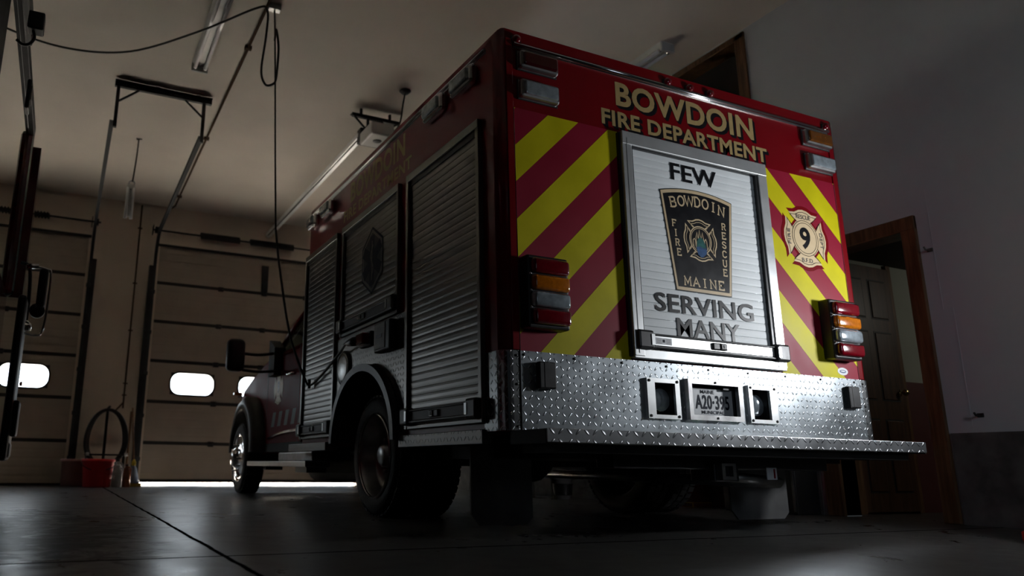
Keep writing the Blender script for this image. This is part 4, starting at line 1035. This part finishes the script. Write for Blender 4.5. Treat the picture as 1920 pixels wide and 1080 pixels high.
# head lamp and front bumper
b = MB().m(CHROME); b.box(.22, 2.18, 6.10, 6.24, .42, .60, .03); b.done('front_bumper', cab)
for x0, x1 in ((.23, .50), (1.90, 2.17)): b = MB().m(LCLR); b.box(x0, x1, 6.02, 6.15, .80, 1.06, .03); b.done('head_lamp', cab)
b = MB().m(LAMB); b.box(.10, .2, 6.0, 6.06, 1.08, 1.12, .01); b.done('fender_lamp', cab)
# running board and battery box
b = MB().m(ALUF); b.box(.0, .20, 2.80, 4.72, .283, .327, .006); rbd = b.done('running_board', T)
b = MB().m(DKM); b.box(.06, .22, 2.95, 3.25, .24, .285).box(.06, .22, 4.2, 4.3, .25, .285); b.done('board_bracket', rbd)
b = MB().m(STEEL); b.box(.05, .40, 2.80, 3.75, .33, .40, .01); b.done('battery_box', T)
# chassis under the truck
b = MB().m(CHAS); b.box(.78, .88, .0, 6.0, .40, .50).box(1.52, 1.62, .0, 6.0, .40, .50); b.box(.2, 2.2, 3.0, 6.0, .42, .50); b.done('frame_rail', T)
b = MB().m(CHAS); b.cyl((.25, YR, RW), (2.15, YR, RW), .06, seg=14); b.lathe([(0, -.17), (.10, -.12), (.15, -.05), (.16, 0), (.15, .05), (.10, .12), (0, .17)], (1.2, YR, RW), 'X', 20); b.done('rear_axle', T)
b = MB().m(CHAS); b.cyl((.25, YFW, RW), (2.15, YFW, RW), .05, seg=12); b.box(.85, 1.55, 4.9, 5.7, .26, .45, .05); b.done('front_axle', T)
b = MB().m(CHAS); b.box(.35, .75, 2.1, 3.6, .18, .42, .06); b.done('fuel_tank', T)
b = MB().m(CHAS); b.box(.25, 2.15, .05, 1.05, .34, .46); b.done('under_floor', T)
b = MB().m(CHAS); b.lathe([(0, -.35), (.10, -.35), (.12, -.30), (.12, .30), (.10, .35), (0, .35)], (.6, 3.95, .27), 'Y', 16); b.done('air_tank', T)
b = MB().m(BLK); b.box(.55, 1.95, -.02, .10, .30, .40, .008); b.box(1.12, 1.28, -.05, .10, .245, .33, .006); hb = b.done('hitch_receiver', T)
b = MB().m(STEEL); b.plate_holes(1.145, 1.235, .255, .33, [(1.165, 1.215, .27, .318)], -.075, .05); b.done('receiver_tube', hb)
b = MB().m(STICK); b.box(1.50, 1.57, -.024, -.018, .255, .315, .003); b.m(RED).box(1.545, 1.555, -.026, -.02, .262, .308); b.done('hitch_tag', hb)
b = MB().m(STEEL); b.cyl((1.34, .12, .27), (1.75, .12, .24), .028, seg=14); b.cyl((1.75, .12, .24), (1.75, 3.2, .26), .03, seg=12); b.done('exhaust_pipe', T)
for x0, x1 in ((1.82, 2.28), (.12, .47)):
    b = MB().m(FELT); pts = [(x0, .46), (x1, .46), (x1, .06), (x1-.04, .025), (x0+.05, .025), (x0, .08)]; b.poly(pts, 'Y', .50, .512); b.done('mud_flap', T)

# ------------------------------------------------------------------ fire engine at the left edge
E_ = thing('fire_engine', (-3.2, 1.5, 0), 'dark red fire engine parked at the left edge, only its cab side visible', 'fire truck')
b = MB().m(EREDM); b.box(-4.5, -2.20, -4.2, .85, .45, 2.64, .05); b.done('body', E_)
b = MB().m(EREDM); b.box(-4.45, -2.165, .85, 3.18, .45, 1.50, .05); b.box(-4.45, -4.40, .86, 3.15, 1.45, 2.72); cb_ = b.done('cab', E_)
b = MB().m(EREDM); b.box(-4.45, -2.45, .86, 3.15, 2.70, 2.78, .03); b.done('cab_roof', cb_)
b = MB().m(EREDM); b.box(-2.215, -2.125, 3.08, 3.20, 1.45, 2.72, .035); b.done('front_pillar', cb_)
b = MB().m(EREDM); b.box(-4.45, -4.35, 3.08, 3.20, 1.45, 2.72, .03); b.done('front_pillar', cb_)
b = MB().m(EREDM); pts = [(3.18, 1.45), (3.30, 1.6), (3.34, 2.0), (3.30, 2.45), (3.20, 2.62)]; b.poly(pts+[(3.16, 2.62), (3.16, 1.45)], 'X', -2.16, -2.07); b.done('visor_fin', cb_)
b = MB().m(CHAS); b.box(-2.235, -2.195, .86, 1.34, 1.45, 2.72, .01); b.done('rear_pillar', cb_)
b = MB().m(CHAS); b.box(-2.185, -2.16, .0, 3.16, 2.70, 2.75); b.m(tread_material('dark_tread_plate', (0.16, 0.16, 0.165), 0.4, 0.034, ('Y', 'Z'))).box(-2.165, -2.125, .0, 3.14, 2.685, 2.765, .004); b.done('roof_edge', E_)
b = MB().m(BLK); b.box(-2.125, -2.09, .7, 1.6, 2.60, 2.72, .01); b.box(-2.09, -2.012, 1.17, 1.25, 2.48, 2.58, .008); b.tube(curve_pts([(-2.06, 1.2, 2.48), (-2.05, 1.2, 2.44), (-2.07, 1.2, 2.40), (-2.10, 1.2, 2.39), (-2.13, 1.2, 2.41)]), .008, 6); b.done('scene_light', E_)
b = MB().m(BLK); b.cyl((-2.07, 1.0, 2.62), (-2.03, 1.0, 2.62), .05, seg=16); b.done('horn', E_)
b = MB().m(BLK); b.box(-2.135, -2.11, 2.12, 2.24, 2.46, 2.66, .012, 3); b.m(GREYF).box(-2.112, -2.104, 2.13, 2.23, 2.52, 2.62, .008); b.done('marker_light', E_)
b = MB().m(BLK); b.box(-2.075, -2.02, 2.85, 3.2, .30, 1.42, .03); b.box(-2.03, -1.985, 2.9, 3.1, .46, .70, .015); b.box(-2.05, -2.01, 2.9, 3.1, .32, .42, .015); b.done('step_bumper', E_)
b = MB().m(CHROME); b.tube(curve_pts([(-2.05, 3.05, .55), (-2.03, 3.05, 1.0), (-2.045, 3.05, 1.35)]), .010, 8); b.done('grab_rail', E_)
mr = MB().m(BLK); mr.box(-1.968, -1.908, 2.95, 3.10, 1.36, 1.64, .02, 3); mr.lathe([(0, -.03), (.05, -.03), (.05, .03), (0, .03)], (-1.955, 3.02, 1.34), 'Y', 18); mro = mr.done('mirror_head', E_)
b = MB().m(CHROME); b.tube(curve_pts([(-2.06, 3.05, 1.66), (-2.0, 3.05, 1.668), (-1.92, 3.05, 1.655), (-1.895, 3.05, 1.62), (-1.895, 3.05, 1.35), (-1.91, 3.05, 1.20), (-1.95, 3.05, 1.17), (-2.03, 3.05, 1.18)]), .008, 8)
b.cyl((-2.06, 3.05, 1.665), (-1.98, 3.05, 1.672), .018, seg=10); b.done('mirror_bracket', mro)
b = MB().m(BLK); b.tube(curve_pts([(-2.10, 3.1, 1.70), (-2.04, 3.1, 1.66), (-2.02, 3.1, 1.4), (-2.03, 3.1, 1.22), (-2.08, 3.1, 1.17)]), .012, 8); b.m(CHROME).lathe([(0, -.04), (.05, -.04), (.055, 0), (.03, .03), (0, .03)], (-2.03, 3.06, 1.24), 'Z', 16); b.done('grab_handle', E_)
b = MB().m(ORG); b.lathe([(0, -.02), (.016, -.015), (.016, .0)], (-1.995, 3.12, .83), 'X', 12); b.done('side_marker', E_)
b = MB().m(RUB); b.lathe([(.0, -.14), (.48, -.14), (.52, -.10), (.52, .10), (.48, .14), (0, .14)], (-2.45, -.6, .52), 'X', 40).lathe([(.0, -.14), (.48, -.14), (.52, -.10), (.52, .10), (.48, .14), (0, .14)], (-4.25, -.6, .52), 'X', 40); b.done('rear_wheel', E_)
b = MB().m(RUB); b.lathe([(.0, -.14), (.42, -.14), (.45, -.10), (.45, .10), (.42, .14), (0, .14)], (-2.42, 2.0, .45), 'X', 40).lathe([(.0, -.14), (.42, -.14), (.45, -.10), (.45, .10), (.42, .14), (0, .14)], (-4.25, 2.0, .45), 'X', 40); b.done('front_wheel', E_)

# ------------------------------------------------------------------ things by the far wall
bk = thing('plastic_bucket', (-1.24, 7.42, 0), 'red plastic bucket on the floor between the garage doors', 'bucket')
b = MB().m(BUCKET); b.lathe([(0, .0), (.155, 0), (.16, .01), (.185, .30), (.196, .305), (.198, .335), (.19, .34), (.18, .335), (.152, .02), (0, .015)], (-1.24, 7.42, 0), 'Z', 40); b.done('pail', bk)
b = MB().m(BLK); b.tube([(-1.24+.2*math.cos(a), 7.42-.08-.08*math.sin(a), .30-.10*math.sin(a)) for a in [PI*k/12 for k in range(13)]], .005, 6); b.done('handle', bk)
b = MB().m(PINKP); b.lathe([(0, 0), (.15, 0), (.165, .30), (.175, .30), (.175, .335), (.165, .335), (.145, .015), (0, .012)], (-1.50, 7.72, 0), 'Z', 32)
tag(b.done('plastic_tub'), 'faded pink plastic tub on the floor behind the red bucket', 'tub')
def bottle(x, y, r, h, m_, cap, label, name='plastic_jug'):
    t = thing(name, (x, y, 0), label, 'jug')
    b = MB().m(m_); b.lathe([(0, 0), (r*.95, 0), (r, .01), (r, h*.62), (r*.85, h*.74), (r*.4, h*.86), (r*.32, h*.9), (r*.32, h*.95), (0, h*.95)], (x, y, 0), 'Z', 24)
    b.tube(curve_pts([(x+r*.3, y-r*.2, h*.88), (x+r*.85, y-r*.2, h*.82), (x+r*.9, y-r*.2, h*.68), (x+r*.75, y-r*.2, h*.60)]), r*.14, 8); b.done('container', t)
    b = MB().m(cap); b.lathe([(0, .0), (r*.40, 0), (r*.40, h*.09), (0, h*.09)], (x, y, h*.92), 'Z', 16); b.done('cap', t)
bottle(-1.01, 7.30, .060, .27, MILKY, WHT, 'milky white plastic jug just right of the red bucket')
bottle(-.90, 7.42, .055, .28, AMBERP, BLK, 'brown plastic jug second right of the red bucket')
bottle(-1.0, 7.60, .06, .34, MILKY, BLK, 'taller pale jug with a black cap behind the brown jug')
ds = thing('floor_duster', (-.80, 7.55, 0), 'yellow-footed broom leaning with pale blue bag by the door track', 'broom')
b = MB().m(YPL); b.box(-.93, -.70, 7.50, 7.60, .0, .045, .012); b.done('foot', ds)
b = MB().m(BLPL); b.lathe([(0, .045), (.085, .045), (.075, .10), (.045, .22), (.018, .27), (0, .275)], (-.81, 7.56, 0), 'Z', 20); b.done('bag', ds)
b = MB().m(YPL); b.lathe([(0, .26), (.025, .26), (.028, .30), (.012, .34), (0, .34)], (-.81, 7.56, 0), 'Z', 14); b.done('collar', ds)
b = MB().m(WOODLT); b.tube([(-.81, 7.57, .30), (-.85, 7.98, 1.02)], .012, 8); b.done('handle', ds)
# hose on a hand cart
hs = thing('hose_cart', (-1.17, 7.84, 0), 'black cart with a looped black hose, behind the red bucket', 'hose cart')
b = MB().m(CORD)
for k in range(3):
    r = .235+.018*k
    pts = [(-1.155+r*math.cos(a)*.95, 7.90-.03*k, .56+.42*math.sin(a)+ (0.0 if math.sin(a) > 0 else -.12*math.sin(a))) for a in [2*PI*q/36 for q in range(36)]]
    b.tube(pts, .020, 8, closed=True)
b.done('hose', hs)
b = MB().m(DKM); b.tube([(-1.17, 7.86, .30), (-1.165, 7.98, 1.0), (-1.14, 8.02, 1.03)], .018, 8); b.box(-1.40, -.90, 7.74, 7.98, .385, .405, .006); b.tube([(-1.38, 7.76, .39), (-1.38, 7.76, .06)], .012, 6).tube([(-.92, 7.76, .39), (-.92, 7.76, .0)], .012, 6).tube([(-.92, 7.96, .39), (-.92, 7.96, .0)], .012, 6).tube([(-1.38, 7.96, .39), (-1.38, 7.96, .0)], .012, 6); b.done('cart_frame', hs)
b = MB().m(WHT); b.lathe([(0, -.02), (.02, -.02), (.02, .02), (0, .02)], (-.90, 7.74, .40), 'X', 12).lathe([(0, -.02), (.02, -.02), (.02, .02), (0, .02)], (-1.37, 7.74, .40), 'X', 12); b.done('knob', hs)
b = MB().m(WOODLT); b.tube([(-.855, 8.06, .02), (-.855, 8.075, .98)], .014, 8); tag(b.done('wooden_stick'), 'brown wooden stick standing against the wall left of the door track', 'stick')

# things on the floor beyond the truck, seen under it
pl = thing('white_pail', (2.90, 3.55, 0), 'white pail on the floor beyond the truck, seen under its rear', 'pail')
b = MB().m(MILKY); b.lathe([(0, 0), (.085, 0), (.10, .19), (.108, .19), (.108, .215), (.098, .215), (.08, .01), (0, .01)], (2.90, 3.55, 0), 'Z', 28); b.done('pail_body', pl)
b = MB().m(BLK); b.lathe([(.094, .04), (.105, .15)], (2.905, 3.54, 0), 'Z', 28); b.done('dark_label', pl)
b = MB().m(MILKY); b.box(2.72, 2.86, 3.95, 4.10, 0, .16, .004); tag(b.done('white_carton'), 'small white carton on the floor left of the white pail under the truck', 'carton')
b = MB().m(mat('red_brown_board', (0.12, 0.03, 0.02), 0.7, noise=0.2)); b.box(3.05, 3.25, 2.0, 2.45, .04, .30, .006); b.m(YPL).box(3.04, 3.25, 1.99, 2.46, 0, .04, .006); tag(b.done('red_brown_crate'), 'red-brown crate with a yellow base by the right wall under the truck', 'crate')
cbn = thing('grey_cabinet', (3.12, 1.3, 0), 'low dark grey metal cabinet by the right wall behind the mud flap', 'cabinet')
b = MB().m(DKM); b.box(3.02, XW-.013, 1.02, 1.65, 0, .62, .006); b.done('cabinet_body', cbn)
b = MB().m(STEEL); b.box(3.012, 3.022, 1.03, 1.045, .02, .60); b.done('edge_strip', cbn)

# hooks on the right wall
for (y, z, lb, mt_) in ((.055, 1.692, 'small grey wall hook right of the doorway, at head height', GREYF), (-.075, .635, 'small dark wall hook above the rough concrete base', DKM)):
    t = thing('wall_hook', (XW, y, z), lb, 'hook')
    b = MB().m(mt_); b.box(XW-.008, XW, y-.018, y+.018, z-.012, z+.012, .003); b.done('hook_plate', t)
    b = MB().m(mt_); b.tube([(XW-.004, y, z), (XW-.05, y, z-.004), (XW-.065, y, z+.012)], .006, 8); b.done('hook_arm', t)
b = MB().m(BUCKET); b.lathe([(0, 0), (.075, 0), (.078, .01), (.078, .045), (.06, .055), (0, .055)], (2.33, -.74, 0), 'Z', 24); tag(b.done('plastic_dish'), 'small red plastic dish lying on the floor at the right edge', 'dish')
